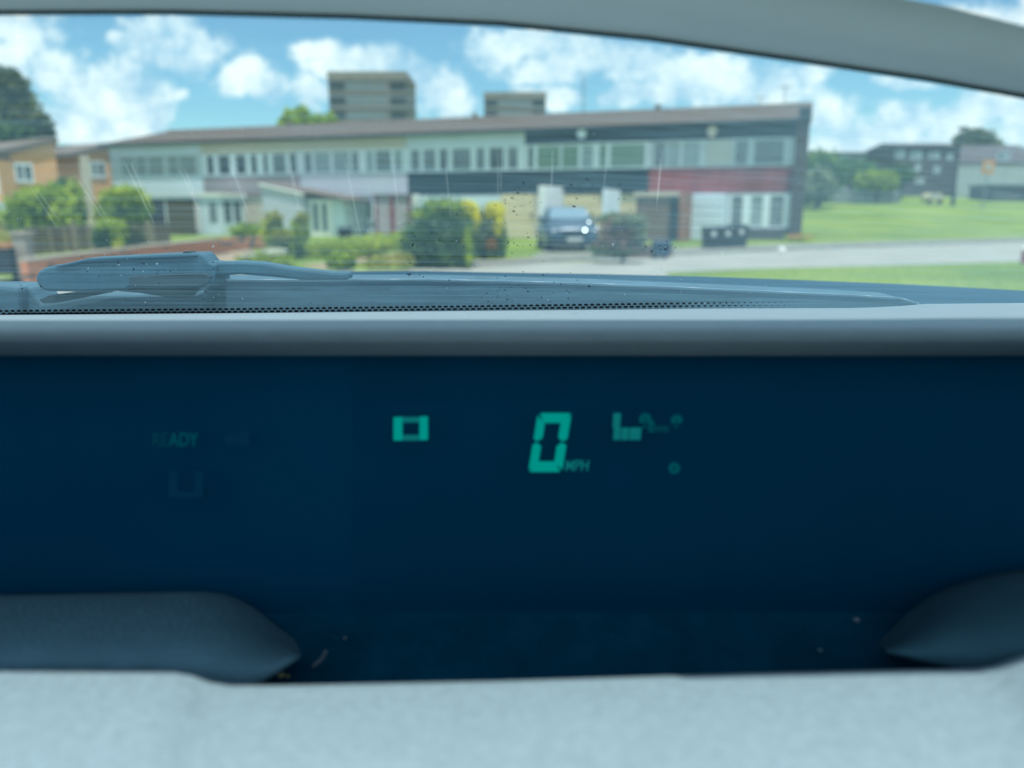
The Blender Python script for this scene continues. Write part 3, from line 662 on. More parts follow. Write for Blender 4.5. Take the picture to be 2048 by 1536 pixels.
# ------------------------------------------------------------------ far houses on the hill
def far_house(label, px0, px1, pyr, pye, pyb, Y, wins, m='farbrick', hip=False):
    a = P(px0, pyb, Y); b = P(px1, pyb, Y); z0 = hill(a.x, Y) - .3; w = b.x - a.x
    t = thing('hill_house', label, 'house', (a.x, Y, z0), 0, 'far houses on the hill')
    ze = P(px0, pye, Y).z - z0; zr = P(px0, pyr, Y).z - z0
    MB().box((0, 0, 0), (w, 7, ze)).build('wall', m, t)
    i = w * .12 if hip else 0
    MB().add([(-.2, -.3, ze), (w + .2, -.3, ze), (w + .2, 7.3, ze), (-.2, 7.3, ze), (i, 3.5, zr), (w - i * 2.2, 3.5, zr)],
             [(0, 1, 5, 4), (1, 2, 5), (2, 3, 4, 5), (3, 0, 4), (0, 3, 2, 1)]).build('roof', 'farroof', t)
    for (x0, y0, x1, y1) in wins:
        p0 = P(x0, y1, Y); p1 = P(x1, y0, Y)
        window(t, p0.x - a.x, p1.x - a.x, p0.z - z0, p1.z - z0, 0, [(p0.x - a.x + .12, (p0.x + p1.x) / 2 - a.x - .05, 'pgrey'), ((p0.x + p1.x) / 2 - a.x + .05, p1.x - a.x - .12, 'ppale')], 'upvc2', .1, .08)
    return t
far_house('low far house with a long flat looking roof behind hillside trees', 1636, 1780, 299, 306, 395, 92, [(1648, 308, 692 + 1000, 318), (1735, 315, 1768, 332)], 'farpale')
far_house('dark brick two storey house with white windows on the hill', 1784, 1908, 281, 292, 392, 85,
          [(1790, 300, 1810, 316), (1820, 302, 1844, 319), (1856, 304, 1880, 318), (1892, 308, 1906, 320), (1829, 328, 1841, 343), (1866, 332, 1880, 347), (1795, 356, 1815, 368), (1830, 356, 1848, 368)])
far_house('far right hill house with dark hipped roof above the pale wall', 1908, 2120, 285, 325, 370, 88, [(1992, 304, 2020, 322)], 'farbrick', True)
pwl = thing('pale_wall', 'long pale rendered wall below the far right house', 'wall', (P(1910, 380, 82).x, 82, hill(45, 82) - .2))
wz = P(1910, 331, 82).z - pwl.location.z; wx = P(2200, 380, 82).x - P(1910, 380, 82).x
for k in range(6): MB().box((wx * k / 6 + .02, 0, 0), (wx * (k + 1) / 6 - .02, .3, wz)).build('wall_panel', 'farpale', pwl)
MB().box((0, -.05, wz), (wx, .35, wz + .1)).build('coping', 'stone', pwl)
gb = thing('grey_garage', 'low grey garage at the right border below the pale wall', 'garage', (P(1986, 400, 74).x, 74, hill(45, 74) - .1))
gzz = P(1986, 368, 74).z - gb.location.z
MB().box((0, 0, 0), (6, 4, gzz - .15)).build('wall', 'farroof', gb); MB().box((-.15, -.15, gzz - .15), (6.2, 4.2, gzz)).build('flat_roof', 'steel', gb)
MB().box((2.6, -.05, .1), (4.9, 0, gzz - .4)).build('garage_door', 'dgate', gb)
lp = thing('street_lamp', 'tall dark street lamp standing before the far hill houses', 'street lamp', (P(1905, 410, 66).x, 66, hill(38, 66)))
lh = P(1908, 258, 66).z - lp.location.z
MB().tube((0, 0, 0), (0, 0, lh), .11, .07).build('post', 'dgate', lp)
MB().tube((0, 0, 0), (0, 0, 1.4), .17, .17).build('base', 'dgate', lp)
MB().box((-.2, -.6, lh - .05), (.2, .2, lh + .15)).build('lantern', 'dgate', lp)
sg = thing('road_sign', 'small orange and pale sign on a grey post before the pale wall', 'sign', (P(1966, 410, 60).x, 60, hill(36, 60)))
sz = P(1966, 333, 60).z - sg.location.z
MB().tube((0, 0, 0), (0, 0, sz + .2), .05).build('post', 'steel', sg)
MB().box((-.45, -.08, sz - .55), (.45, -.05, sz + .45)).build('board', 'orange', sg)
MB().box((-.18, -.1, sz - .28), (.18, -.08, sz + .18)).build('centre_panel', 'farpale', sg)
rb = thing('parked_van', 'small sand coloured vehicle parked on the hill road by the street lamp', 'vehicle', (P(1870, 400, 68).x, 68, hill(36, 68)))
rb.scale = (.62, .6, .72)
MB().prism([(-1.2, 0, .35), (1.2, 0, .35), (1.15, 0, .85), (.8, 0, 1.25), (-.8, 0, 1.3), (-1.2, 0, .9)], (0, 1.7, 0)).build('body', 'sand', rb, bevel=.08)
MB().box((-.8, -.02, .85), (.75, .0, 1.15)).build('window', 'ppale', rb)
for x in (-.75, .75): MB().tube((x, -.05, .33), (x, .2, .33), .33, n=14).build('wheel', 'tyre', rb)
mf = thing('metal_fence', 'long grey metal panel fence along the top of the grassy slope', 'fence', (P(1640, 398, 70).x, 70, hill(30, 70) - .1))
fx = P(1800, 398, 70).x - mf.location.x; fz = P(1700, 377, 70).z - mf.location.z
for k in range(12): MB().box((fx * k / 12 + .03, 0, 0), (fx * (k + 1) / 12 - .03, .06, fz * (1 - .06 * (k % 3)))).build('fence_panel', 'steel', mf)

# ------------------------------------------------------------------ fences and garden walls at left
bf = thing('board_fence', 'brown upright board fence on grass at the left', 'fence', G(62, 512))
fl = G(345, 492) - bf.location; fdir = fl.normalized(); bf.rotation_euler = (0, 0, math.atan2(fdir.y, fdir.x)); FL = fl.length
nb = 44; bw_ = FL / nb; src = {}
hb = [P(62, 458, G(62, 512).y).z]
for k in range(nb):
    pale = k in (5, 9, 12, 16, 17, 30, 36, 37)
    key = 'wood2' if pale else 'wood'
    if key not in src:
        src[key] = MB().box((0, 0, .04), (bw_ * .93, .025, .82)).build('board', key, bf); o = src[key]
    else:
        o = src[key].copy(); C.objects.link(o); o.parent = bf
    o.location = (k * bw_, (k % 2) * .03, random.uniform(-.02, .02)); o.rotation_euler = (random.uniform(-.02, .02), random.uniform(-.01, .01), 0)
for z in (.2, .65): MB().box((0, .056, z), (FL, .09, z + .07)).build('rail', 'wood', bf)
for k in (1.3, 4.3): MB().box((FL * k / 5.6 + .1, -.07, 0), (FL * k / 5.6 + .28, -.001, .93)).build('post', 'wood2', bf)
cp = thing('gate_post', 'thick beige stone gate post at the left border beside dark gate', 'post', G(48, 560))
cz = P(48, 463, cp.location.y).z; cwid = 26 * cp.location.y / F
MB().box((-cwid / 2, 0, 0), (cwid / 2, cwid, cz - .06)).build('shaft', 'stone', cp, bevel=.01)
MB().box((-cwid / 2 - .03, -.03, cz - .06), (cwid / 2 + .03, cwid + .03, cz)).build('cap', 'stone', cp)
gt = thing('dark_gate', 'low dark panel gate cut by the left border', 'gate', G(-60, 562))
gw_ = G(34, 562).x - gt.location.x; gz2 = P(20, 497, gt.location.y).z
MB().box((0, 0, .12), (gw_, .05, gz2)).build('panel', 'dgate', gt)
for x in (0, gw_ - .06): MB().box((x, -.02, 0), (x + .06, .07, gz2 + .02)).build('stile', 'black', gt)
tub = thing('flower_tub', 'orange terracotta tub of flowers above the dark gate at left', 'planter', G(18, 535))
MB().tube((0, 0, 0), (0, 0, .55), .22, .3, 14).build('pot', 'redbrick', tub)
lb = MB(); leaves(lb, [(0, 0, .68, .3, .3, .14)], 200, .05); lb.build('flowers', 'lf_tip', tub)

def brick_wall(name, label, a, b, courses, mb='redbrick', rnd=0, cope=True, mk=None):
    d = b - a; Lw = d.length; ux = d.normalized()
    t = thing(name, label, 'wall', a, math.atan2(ux.y, ux.x), None)
    bl, bh, jt = .225, .072, .012
    core = MB().box((.01, .012, 0), (Lw - .01, .095, courses * bh)).build('mortar', 'earth', t)
    protos = {}
    for c in range(courses):
        x = -(c % 2) * bl / 2
        k = 0
        while x < Lw - .05:
            x0 = max(0, x); x1 = min(Lw, x + bl - jt)
            if x1 - x0 > .05:
                full = abs(x1 - x0 - (bl - jt)) < 1e-4
                col = mb if rnd == 0 or random.random() > rnd else 'darkbrick'
                if full:
                    if col not in protos: o = protos[col] = MB().box((0, 0, 0), (bl - jt, .107, bh - jt)).build('brick', col, t)
                    else: o = protos[col].copy(); C.objects.link(o); o.parent = t
                else: o = MB().box((0, 0, 0), (x1 - x0, .107, bh - jt)).build('brick', col, t)
                o.location = (x0, random.uniform(-.004, .002), c * bh)
            x += bl; k += 1
    if cope:
        n = max(1, int(Lw / .6)); pr_ = None
        for k in range(n):
            if pr_ is None: o = pr_ = MB().box((.004, -.03, 0), (Lw / n - .004, .135, .05)).build('coping_stone', 'stone', t)
            else: o = pr_.copy(); C.objects.link(o); o.parent = t
            o.location = (k * Lw / n, 0, courses * bh)
    return t
wa_ = G(60, 574); wb_ = G(440, 507)
brick_wall('low_brick_wall', 'low orange red brick garden wall with pale coping behind the wiper', wa_, wb_, 6, 'redbrick', .04)
brick_wall('end_brick_wall', 'short darker red brick wall under the low dark shrub', G(430, 505), G(532, 497), 6, 'redbrick', .5, False)
# driveway edge wall and bins
def bin_(label, px, pyb, Y, m, wpx=38, group=None, lblw=True, hpx=50):
    base = P(px, pyb, Y); base.z = 0
    w = wpx * Y / F; h = hpx * Y / F; t = thing('wheelie_bin', label, 'bin', base, random.uniform(-.1, .1), group)
    MB().add([(-w*.42, 0, .06), (w*.42, 0, .06), (w*.42, w*.9, .06), (-w*.42, w*.9, .06), (-w*.5, -.05, h*.88), (w*.5, -.05, h*.88), (w*.5, w*1.0, h*.88), (-w*.5, w*1.0, h*.88)],
             [(0,3,2,1),(4,5,6,7),(0,1,5,4),(1,2,6,5),(2,3,7,6),(3,0,4,7)]).build('body', m, t, bevel=.02)
    MB().prism([(-w*.53, -.08, h*.885), (-w*.53, -.08, h*.93), (-w*.53, w*.5, h), (-w*.53, w*1.05, h*.95), (-w*.53, w*1.05, h*.885)], (w*1.06, 0, 0)).build('lid', m, t, bevel=.01)
    for x in (-w*.38, w*.38): MB().tube((x-.03, w*.9, .1), (x+.03, w*.9, .1), .1, n=10).build('wheel', 'tyre', t)
    if lblw: MB().tube((0.02, -.058, h*.72), (0.02, -.045, h*.72), .085, n=12).build('number_sticker', 'lbl', t)
    return t
for k, (px, s) in enumerate(((1424, 'leftmost of the three black wheelie bins by the white garage door'), (1452, 'middle of the three black wheelie bins by the white garage door'), (1479, 'rightmost of the three black wheelie bins by the white garage door'))):
    bin_(s, px, (501, 500, 498)[k], (25, 25.3, 25.8)[k], 'binblack', 32, 'black wheelie bins by the garage', hpx=(48, 48, 50)[k])
bin_('small blue bin standing before the brown brick store', 1326, 512, 21, 'binblue', 30, None, False, hpx=36)
bin_('dark bin against the pale porch wall near the glazed door', 688, 480, 33, 'binblack', 24, None, False, hpx=28)
lw2 = thing('low_dark_wall', 'low dark garden wall running beneath the copper bush', 'wall', G(1195, 519), math.atan2((G(1345, 514) - G(1195, 519)).y, (G(1345, 514) - G(1195, 519)).x))
ll = (G(1345, 514) - G(1195, 519)).length
MB().box((0, 0, 0), (ll, .2, .27)).build('brickwork', 'darkbrick', lw2); MB().box((-.02, -.03, .27), (ll + .02, .23, .32)).build('coping', 'dgate', lw2)
stn = MB(); rings = []
for i in range(6):
    ph = math.pi * i / 5; rings.append([(.11 * math.sin(ph) * math.cos(q) * (1 + .15 * math.sin(3 * q)), .10 * math.sin(ph) * math.sin(q), .07 - .08 * math.cos(ph)) for q in [2 * math.pi * k / 10 for k in range(11)]])
tag(stn.grid(rings).build('kerb_stone', 'bwhite', smooth=True, loc=G(1563, 512) + Vector((0, 0, .1))), 'small white stone lying on the footway kerb below the brick end wall', 'stone')
rs = thing('red_post', 'red post at the right border beside the grass verge', 'post', G(2049, 528))
MB().tube((0, 0, 0), (0, 0, .36), .09, .09, 12).build('shaft', 'red', rs); MB().tube((0, 0, .36), (0, 0, .42), .1, .05, 12).build('cap', 'bwhite', rs)

# grass tufts on the verges
tg = MB()
for k in range(9000):
    px = rng.uniform(1330, 2300); py = rng.uniform(524, 600) if k % 3 else rng.uniform(484, 492)
    if k % 3 == 0: px = rng.uniform(860, 1200); py = rng.uniform(505, 526)
    p = G(px, py)
    if k % 3 and py < 548 - (px - 1330) * .033: continue
    if p.y < 6: continue
    s = rng.uniform(.02, .06); a_ = rng.uniform(0, math.pi); dx, dy = math.cos(a_) * s * .25, math.sin(a_) * s * .25
    tg.add([(p.x - dx, p.y - dy, 0), (p.x + dx, p.y + dy, 0), (p.x + rng.uniform(-.02, .02), p.y, s)], [(0, 1, 2)])
tg.build('grass_blades', 'lf_bright', kind='stuff', label='short grass blades on the roadside verge', category='grass')

# ------------------------------------------------------------------ parked car
cb = P(1149, 506, 24.5); cb.z = 0
pc = thing('parked_car', 'dark blue car facing us on the drive with pale number plate', 'car', cb, math.radians(4)); pc.scale = (.93, .93, .95)
CW = .90
def sect(y, prof):     # half profile (x, z) mirrored
    pts = [(x, y, z) for x, z in prof] + [(-x, y, z) for x, z in reversed(prof)]
    return pts
secs = [sect(0, [(.55, .32), (.72, .36), (.76, .52), (.70, .66), (.5, .72), (.2, .73)]),
        sect(.12, [(.70, .24), (.84, .32), (.87, .55), (.80, .74), (.55, .80), (.2, .82)]),
        sect(.5, [(.74, .22), (.88, .30), (.90, .60), (.84, .84), (.55, .92), (.2, .94)]),
        sect(1.15, [(.74, .22), (.89, .30), (.90, .62), (.85, .93), (.58, 1.0), (.2, 1.02)]),
        sect(1.3, [(.74, .22), (.89, .30), (.90, .62), (.85, .95), (.66, 1.03), (.2, 1.05)]),
        sect(2.0, [(.74, .22), (.89, .30), (.90, .62), (.84, .95), (.64, 1.44), (.2, 1.47)]),
        sect(3.3, [(.74, .22), (.89, .30), (.90, .62), (.84, .95), (.62, 1.45), (.2, 1.48)]),
        sect(3.9, [(.74, .25), (.86, .32), (.88, .62), (.80, .95), (.62, 1.2), (.2, 1.24)]),
        sect(4.1, [(.70, .3), (.80, .36), (.82, .62), (.74, .90), (.55, 1.0), (.2, 1.02)])]
b = MB(); b.grid([s + [s[0]] for s in secs]); n = len(secs[0])
b.f.append(tuple(reversed(range(n)))); o_ = (len(secs) - 1) * (n + 1); b.f.append(tuple(range(o_, o_ + n)))
b.build('body', 'carpaint', pc, smooth=True)
MB().add([(-.72, 1.31, 1.06), (.72, 1.31, 1.06), (.58, 1.94, 1.43), (-.58, 1.94, 1.43), (-.72, 1.29, 1.075), (.72, 1.29, 1.075), (.58, 1.92, 1.445), (-.58, 1.92, 1.445)],
         [(0, 3, 2, 1), (4, 5, 6, 7), (0, 1, 5, 4), (1, 2, 6, 5), (2, 3, 7, 6), (3, 0, 4, 7)]).build('windscreen', 'carglass', pc)
for s in (-1, 1):
    MB().add([(s*.865, 1.5, .98), (s*.865, 3.6, .98), (s*.66, 3.2, 1.40), (s*.66, 2.05, 1.40)], [(0, 1, 2, 3)]).build('side_window', 'carglass', pc)
    h = MB(); rr = [[(s*(.66 + .13*math.sin(ph)*math.cos(q)), .06 - .07*math.cos(ph) + .03, .66 + .09*math.sin(ph)*math.sin(q)) for q in [2*math.pi*k/12 for k in range(13)]] for ph in [math.pi/2*i/4 for i in range(5)]]
    h.grid(rr); h.build('headlamp', 'lamp', pc, smooth=True)
    MB().tube((s*.86, 1.55, 1.0), (s*1.0, 1.5, 1.05), .03).build('mirror_arm', 'black', pc)
    MB().box((min(s*.93, s*1.1), 1.45, 1.0), (max(s*.93, s*1.1), 1.56, 1.14)).build('door_mirror', 'carpaint', pc, bevel=.03)
    for y in (.85, 3.35):
        wh = MB().tube((s*.70, y, .31), (s*.91, y, .31), .31, n=20).build('wheel', 'tyre', pc)
        MB().tube((s*.905, y, .31), (s*.925, y, .31), .2, n=16).build('rim', 'rim', wh)
MB().box((-.26, -.03, .36), (.26, -.015, .48)).build('number_plate', 'plate', pc)
gr = MB()
for k in range(4): gr.box((-.45, -.012 + .02 * k * 0, .54 + k * .035), (.45, .02, .56 + k * .035))
gr.build('grille', 'black', pc)
MB().box((-.6, -.012, .22), (.6, .15, .31)).build('lower_intake', 'black', pc)

# ------------------------------------------------------------------ the car we sit in
me = thing('car_interior', 'car seen from the inside, blue grey dashboard, dark display, windscreen and wiper', 'car', (0, 0, 0))
def interp(tab, x):
    for (a, ya), (b_, yb) in zip(tab, tab[1:]):
        if x <= b_: 
            t_ = (x - a) / (b_ - a); return ya + (yb - ya) * t_
    return tab[-1][1]
cols = list(range(-700, 2801, 50))
# header band and pillar
low_e = [(-700, 40), (-200, 29), (0, 26), (200, 25), (350, 25), (700, 34), (1000, 48), (1300, 78), (1600, 121), (1850, 158), (2048, 193), (2400, 262), (2800, 350)]
top_e = [(-700, -330), (1000, -230), (1300, -130), (1500, -75), (1700, -30), (1800, -4), (1900, 14), (2048, 52), (2400, 150), (2800, 270)]
def hY(px): return .39 + .00 * px
rowsH = []
for px in cols:
    pl = P(px, interp(low_e, px), .392); pu = P(px, interp(top_e, px), .375)
    mid = (pl + pu) / 2 + Vector((0, -.006, -.002))
    rowsH.append([pl, pl + (mid - pl) * .5 + Vector((0, -.004, 0)), mid, pu, pu + Vector((0, .012, .004)), pl + Vector((0, .006, .012)), pl])
MB().grid(rowsH).build('windscreen_trim', 'trim', me, smooth=True)
sl_ = MB()
for a, c in zip(cols, cols[1:]):
    sl_.tube(P(a, interp(low_e, a), .391), P(c, interp(low_e, c), .391), .0011, n=6)
sl_.build('trim_seal', 'seal', me, smooth=True)
# unseen roof strips cut to shade the dash, back of the cabin and lower doors
EXT = 1.0
rl = []
for px in [c for c in cols if c <= 1500]:
    pu = P(px, interp(top_e, px) + 4, .376)
    rl.append([pu + Vector((0, 0, .004)), Vector((pu.x * 1.1, .196, EYE + .20)), Vector((pu.x * 1.1, .196, EYE + .24)), pu + Vector((0, .01, .03))])
MB().grid(rl).build('shade_lining', 'shadelining', me, smooth=True)  # unseen strip, rear edge set so its shadow spares the shelf
MB().box((.10, .196, EYE + .135), (.75, .366, EYE + .20)).build('added_shade_panel', 'shadelining', me)  # unseen panel added to shade the right of the dash
MB().box((-.75, -1.28, .2), (.75, -1.1, EYE - .05)).build('rear_seat', 'seat', me, bevel=.05)
for x in (-.45, .4): MB().box((x - .13, -1.2, EYE - .05), (x + .13, -1.12, EYE + .12)).build('headrest', 'seat', me, bevel=.04)
for s in (-1, 1): MB().box((min(s * .74, s * .8), -1.3, .2), (max(s * .74, s * .8), .75, EYE - .12)).build('door_panel', 'seat', me)
# windscreen
wsB = lambda px: P(px, 640, .725); wsT = lambda px: P(px, interp(low_e, px) - 14, .400)
def GP(px, py, lift=0):
    b0 = wsB(px); t0 = wsT(px); d = ray(px, py); nrm = (t0 - b0)
    # solve in the y-z plane of this column of sight
    o = Vector((0, 0, EYE)); ay, az = b0.y, b0.z - EYE; by, bz = nrm.y, nrm.z
    # (ay + v by) * d.z/d.y = az + v bz
    k = d.z / d.y; v = (az - ay * k) / (by * k - bz)
    Y = ay + v * by - lift
    return P(px, py, Y)
rows = [[b0 + (t0 - b0) * v for v in [i / 8 for i in range(-1, 9)]] for b0, t0 in [(wsB(px), wsT(px)) for px in cols]]
gm = bpy.data.materials.new('windscreen_glass'); gm.use_nodes = True
n = gm.node_tree.nodes; l = gm.node_tree.links; n.clear()
tcn = n.new('ShaderNodeTexCoord')
mp1 = n.new('ShaderNodeMapping'); mp1.inputs['Scale'].default_value = (5, 330, 400); l.new(tcn.outputs['Object'], mp1.inputs[0])
z1 = n.new('ShaderNodeTexNoise'); z1.inputs['Scale'].default_value = 1; z1.inputs['Detail'].default_value = 3; l.new(mp1.outputs[0], z1.inputs['Vector'])
mp2 = n.new('ShaderNodeMapping'); mp2.inputs['Scale'].default_value = (9, 9, 9); l.new(tcn.outputs['Object'], mp2.inputs[0])
z2 = n.new('ShaderNodeTexNoise'); z2.inputs['Scale'].default_value = 1; z2.inputs['Detail'].default_value = 5; l.new(mp2.outputs[0], z2.inputs['Vector'])
def mm(op, a, b=None, cl=False):
    q = n.new('ShaderNodeMath'); q.operation = op; q.use_clamp = cl
    for i, v in enumerate((a, b)):
        if v is None: continue
        if isinstance(v, (int, float)): q.inputs[i].default_value = v
        else: l.new(v, q.inputs[i])
    return q.outputs[0]
FILM = .095
lines = mm('MULTIPLY', mm('SUBTRACT', z1.outputs['Fac'], .5), .20)
cloudy = mm('MULTIPLY', mm('SUBTRACT', z2.outputs['Fac'], .5), .09)
sx_ = n.new('ShaderNodeSeparateXYZ'); l.new(tcn.outputs['Object'], sx_.inputs[0])
side = mm('MULTIPLY', mm('MULTIPLY', mm('ADD', sx_.outputs[0], .02), 3.2, True), .075)    # sun haze towards the driver's pillar, put in as thicker film
fac = mm('ADD', mm('ADD', mm('ADD', lines, cloudy), FILM), side, True)
tr_ = n.new('ShaderNodeBsdfTransparent'); tr_.inputs[0].default_value = (.93, .97, .97, 1)
tl = n.new('ShaderNodeBsdfTranslucent'); tl.inputs[0].default_value = (.42, .78, .98, 1)
df = n.new('ShaderNodeBsdfDiffuse'); df.inputs[0].default_value = (.42, .78, .98, 1)
m1 = n.new('ShaderNodeMixShader'); m1.inputs[0].default_value = .35; l.new(tl.outputs[0], m1.inputs[1]); l.new(df.outputs[0], m1.inputs[2])
m2 = n.new('ShaderNodeMixShader'); l.new(fac, m2.inputs[0]); l.new(tr_.outputs[0], m2.inputs[1]); l.new(m1.outputs[0], m2.inputs[2])
ou = n.new('ShaderNodeOutputMaterial'); l.new(m2.outputs[0], ou.inputs[0])
ws = MB().grid(rows).build('windscreen', [gm], me, smooth=True)

# marks on the glass: run streaks, specks, grit
smk = bpy.data.materials.new('dried_streak_and_glint'); smk.use_nodes = True
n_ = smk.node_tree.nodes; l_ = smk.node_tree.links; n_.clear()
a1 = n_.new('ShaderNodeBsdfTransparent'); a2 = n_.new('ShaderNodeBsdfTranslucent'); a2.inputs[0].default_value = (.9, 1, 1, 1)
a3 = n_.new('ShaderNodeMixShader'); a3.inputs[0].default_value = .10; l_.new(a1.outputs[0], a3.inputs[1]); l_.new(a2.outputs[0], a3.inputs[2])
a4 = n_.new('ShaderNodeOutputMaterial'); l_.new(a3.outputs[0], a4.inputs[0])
M['streak'] = smk
st_ = [((60, 372), (115, 457)), ((74, 378), (118, 440)), ((-10, 420), (10, 450)), ((158, 362), (212, 446)), ((172, 366), (220, 446)), ((150, 350), (180, 396)), ((248, 322), (308, 446)), ((262, 325), (302, 415)),
       ((360, 340), (398, 420)), ((368, 335), (392, 398)), ((460, 330), (500, 435)), ((470, 350), (496, 400)), ((572, 310), (598, 420)), ((580, 320), (594, 390)), ((690, 318), (722, 475)), ((783, 300), (795, 410)), ((888, 300), (902, 436)),
       ((996, 292), (996, 400)), ((1003, 292), (1002, 380)), ((1105, 300), (1102, 410)), ((1216, 290), (1206, 395)), ((1325, 300), (1312, 425)), ((1322, 320), (1314, 400))]
for (a, c) in st_:
    w_ = random.uniform(.8, 1.5); rws = []
    for k in range(7):
        t_ = k / 6; px = a[0] + (c[0] - a[0]) * t_ + random.uniform(-.3, .3); py = a[1] + (c[1] - a[1]) * t_; ww_ = w_ * (.35 + .65 * math.sin(math.pi * (.1 + .8 * t_)))
        rws.append([GP(px - ww_, py, .002), GP(px + ww_, py, .002)])
    MB().grid(rws).build('streak', 'streak', ws)
def specks(name, n, zones, smin, smax, m, elong=1.0):
    b = MB()
    for k in range(n):
        z = zones[k % len(zones)]
        px = random.gauss(z[0], z[2]); py = random.gauss(z[1], z[3])
        if not (-200 < px < 2300 and 60 < py < 612): continue
        s = random.uniform(smin, smax) * (1 if random.random() < .85 else 1.8); an = random.uniform(0, math.pi); e_ = random.uniform(1, elong)
        pts = []
        for q in range(7):
            t_ = 2 * math.pi * q / 7; x = s * e_ * math.cos(t_) * random.uniform(.7, 1.2); y = s * math.sin(t_) * random.uniform(.7, 1.2)
            pts.append(GP(px + x * math.cos(an) - y * math.sin(an), py + x * math.sin(an) + y * math.cos(an), .0025))
        b.add(pts, [tuple(range(7))])
    o = b.build(name, m, ws); o['kind'] = 'stuff'; return o
specks('pale_specks', 100, [(300, 450, 260, 90), (900, 470, 260, 70), (1250, 480, 150, 60), (1100, 560, 300, 35), (200, 540, 180, 40), (900, 300, 500, 120)], .4, 1.0, 'speck', 2.2)
specks('dark_grit', 300, [(1075, 575, 60, 18), (1030, 400, 16, 14), (1180, 380, 60, 22), (830, 500, 18, 20), (1040, 485, 30, 18), (1000, 590, 60, 15), (900, 470, 60, 50), (200, 545, 200, 35), (1320, 495, 16, 5), (300, 550, 100, 25)], .4, 1.1, 'dirtshade', 2.4)
for (px, py, r, m_) in ((1173, 425, 6, 'streak'), (1178, 444, 6.5, 'glint'), (1170, 460, 7.5, 'glint2'), (1195, 454, 6, 'streak')):  # sun glints off the parked car, drawn as pale out-of-focus discs
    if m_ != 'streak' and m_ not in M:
        k_ = smk.copy(); k_.node_tree.nodes['Mix Shader'].inputs[0].default_value = .30 if m_ == 'glint' else .62; M[m_] = k_
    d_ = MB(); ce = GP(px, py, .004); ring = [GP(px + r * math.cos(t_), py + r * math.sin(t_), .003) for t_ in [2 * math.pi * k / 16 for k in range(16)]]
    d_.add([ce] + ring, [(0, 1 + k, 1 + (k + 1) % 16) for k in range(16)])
    d_.build('glint_disc', M[m_], ws, smooth=True)
# black border of the glass with its rows of dots
fr = MB(); fr.grid([[GP(px, 618 + (0 if px > 0 else 4) - (8 * sm(900, 2000, px)) + 7, .0015), GP(px, 660, .0015)] for px in cols]); fr.build('black_border', 'frit', ws)
def fy(px): return interp([(-700, 626), (0, 623), (500, 619), (1000, 613), (1350, 608), (2048, 600), (2800, 596)], px)
dots = MB(); rim_ = MB()
px = -60
k = 0
while px < 1640:
    ds = 1 - .85 * sm(1250, 1640, px)
    for r_ in range(2):
        cx_ = px + (6 if r_ else 0); cy_ = fy(px) + (4.5 if r_ else -1.0)
        ring = [GP(cx_ + 4.6 * ds * math.cos(t_), cy_ + 2.3 * ds * math.sin(t_), .0022) for t_ in [2 * math.pi * q / 10 for q in range(10)]]
        dots.add(ring, [tuple(range(10))])
        o1 = [GP(cx_ + 4.4 * ds * math.cos(t_), cy_ + 1.2 + 2.6 * ds * math.sin(t_), .0026) for t_ in [math.pi * q / 8 for q in range(9)]]
        o2 = [GP(cx_ + 5.6 * ds * math.cos(t_), cy_ + 1.2 + 3.7 * ds * math.sin(t_), .0026) for t_ in [math.pi * q / 8 for q in range(9)]]
        rim_.grid([o1, o2])
    px += 12.2
dots.build('border_dots', 'frit', ws, kind='stuff'); rim_.build('dot_edges', 'fritlight', ws, kind='stuff')

# dashboard top with rounded lip
rear = [(-700, 640), (0, 630), (500, 626), (1000, 621), (1400, 617), (1700, 616), (1780, 614), (1850, 608), (2048, 606), (2800, 604)]
dash = []
for px in cols:
    r0 = P(px, interp(rear, px), .70); f0 = P(px, 644 - 3 * sm(1400, 2048, px), .405)
    f1 = P(px, 654, .376); f2 = P(px, 668, .366); f3 = P(px, 686, .3745); f4 = P(px, 708, .389)
    under = P(px, 712, .412) ; 
    dash.append([P(px, 660, .76), r0 + Vector((0, .02, -.008)), r0, r0 + (f0 - r0) * .35, r0 + (f0 - r0) * .7, f0, f1, f2, f3, f4, under])
MB().grid(dash).build('dashboard_top', 'dashpad', me, smooth=True)
# display face
dsp = MB().grid([[P(px, 690, .41), P(px, 960, .408), P(px, 1232, .405)] for px in cols]).build('display', 'display', me, smooth=True)
MB().grid([[P(px, 1226, .404), P(px, 1300, .38), P(px, 1420, .345)] for px in cols]).build('recess_floor', 'cavity', me)
MB().grid([[P(px, 700, .4095), P(px, 960, .4074), P(px, 1229, .4045)] for px in range(706, 2701, 50)]).build('display_lens', 'lens', dsp, smooth=True)
ds_ = MB()
for k in range(70):
    px, py = rng.uniform(560, 1950), rng.uniform(1236, 1350); t_ = (py - 1226) / 194; Y_ = .404 - .059 * t_ - .002; e_ = rng.uniform(1.0, 3.2)
    c_ = [P(px + e_ * math.cos(q), py + e_ * .7 * math.sin(q), Y_) for q in [math.pi / 3 * i for i in range(6)]]; ds_.add(c_, [tuple(range(6))])
ds_.build('dust', 'fluffdim', me, kind='stuff')
# lit signs on the display
DY = .392
def plate(pts, m, name='segment', parent=None):
    a = [P(x, y, DY) for x, y in pts]
    return MB().prism(a, (0, .002, 0)).build(name, m, parent or dsp)
def quad(x0, y0, x1, y1, m, name='segment', sk=0):
    return plate([(x0 + sk, y0), (x1 + sk, y0), (x1, y1), (x0, y1)], m, name)
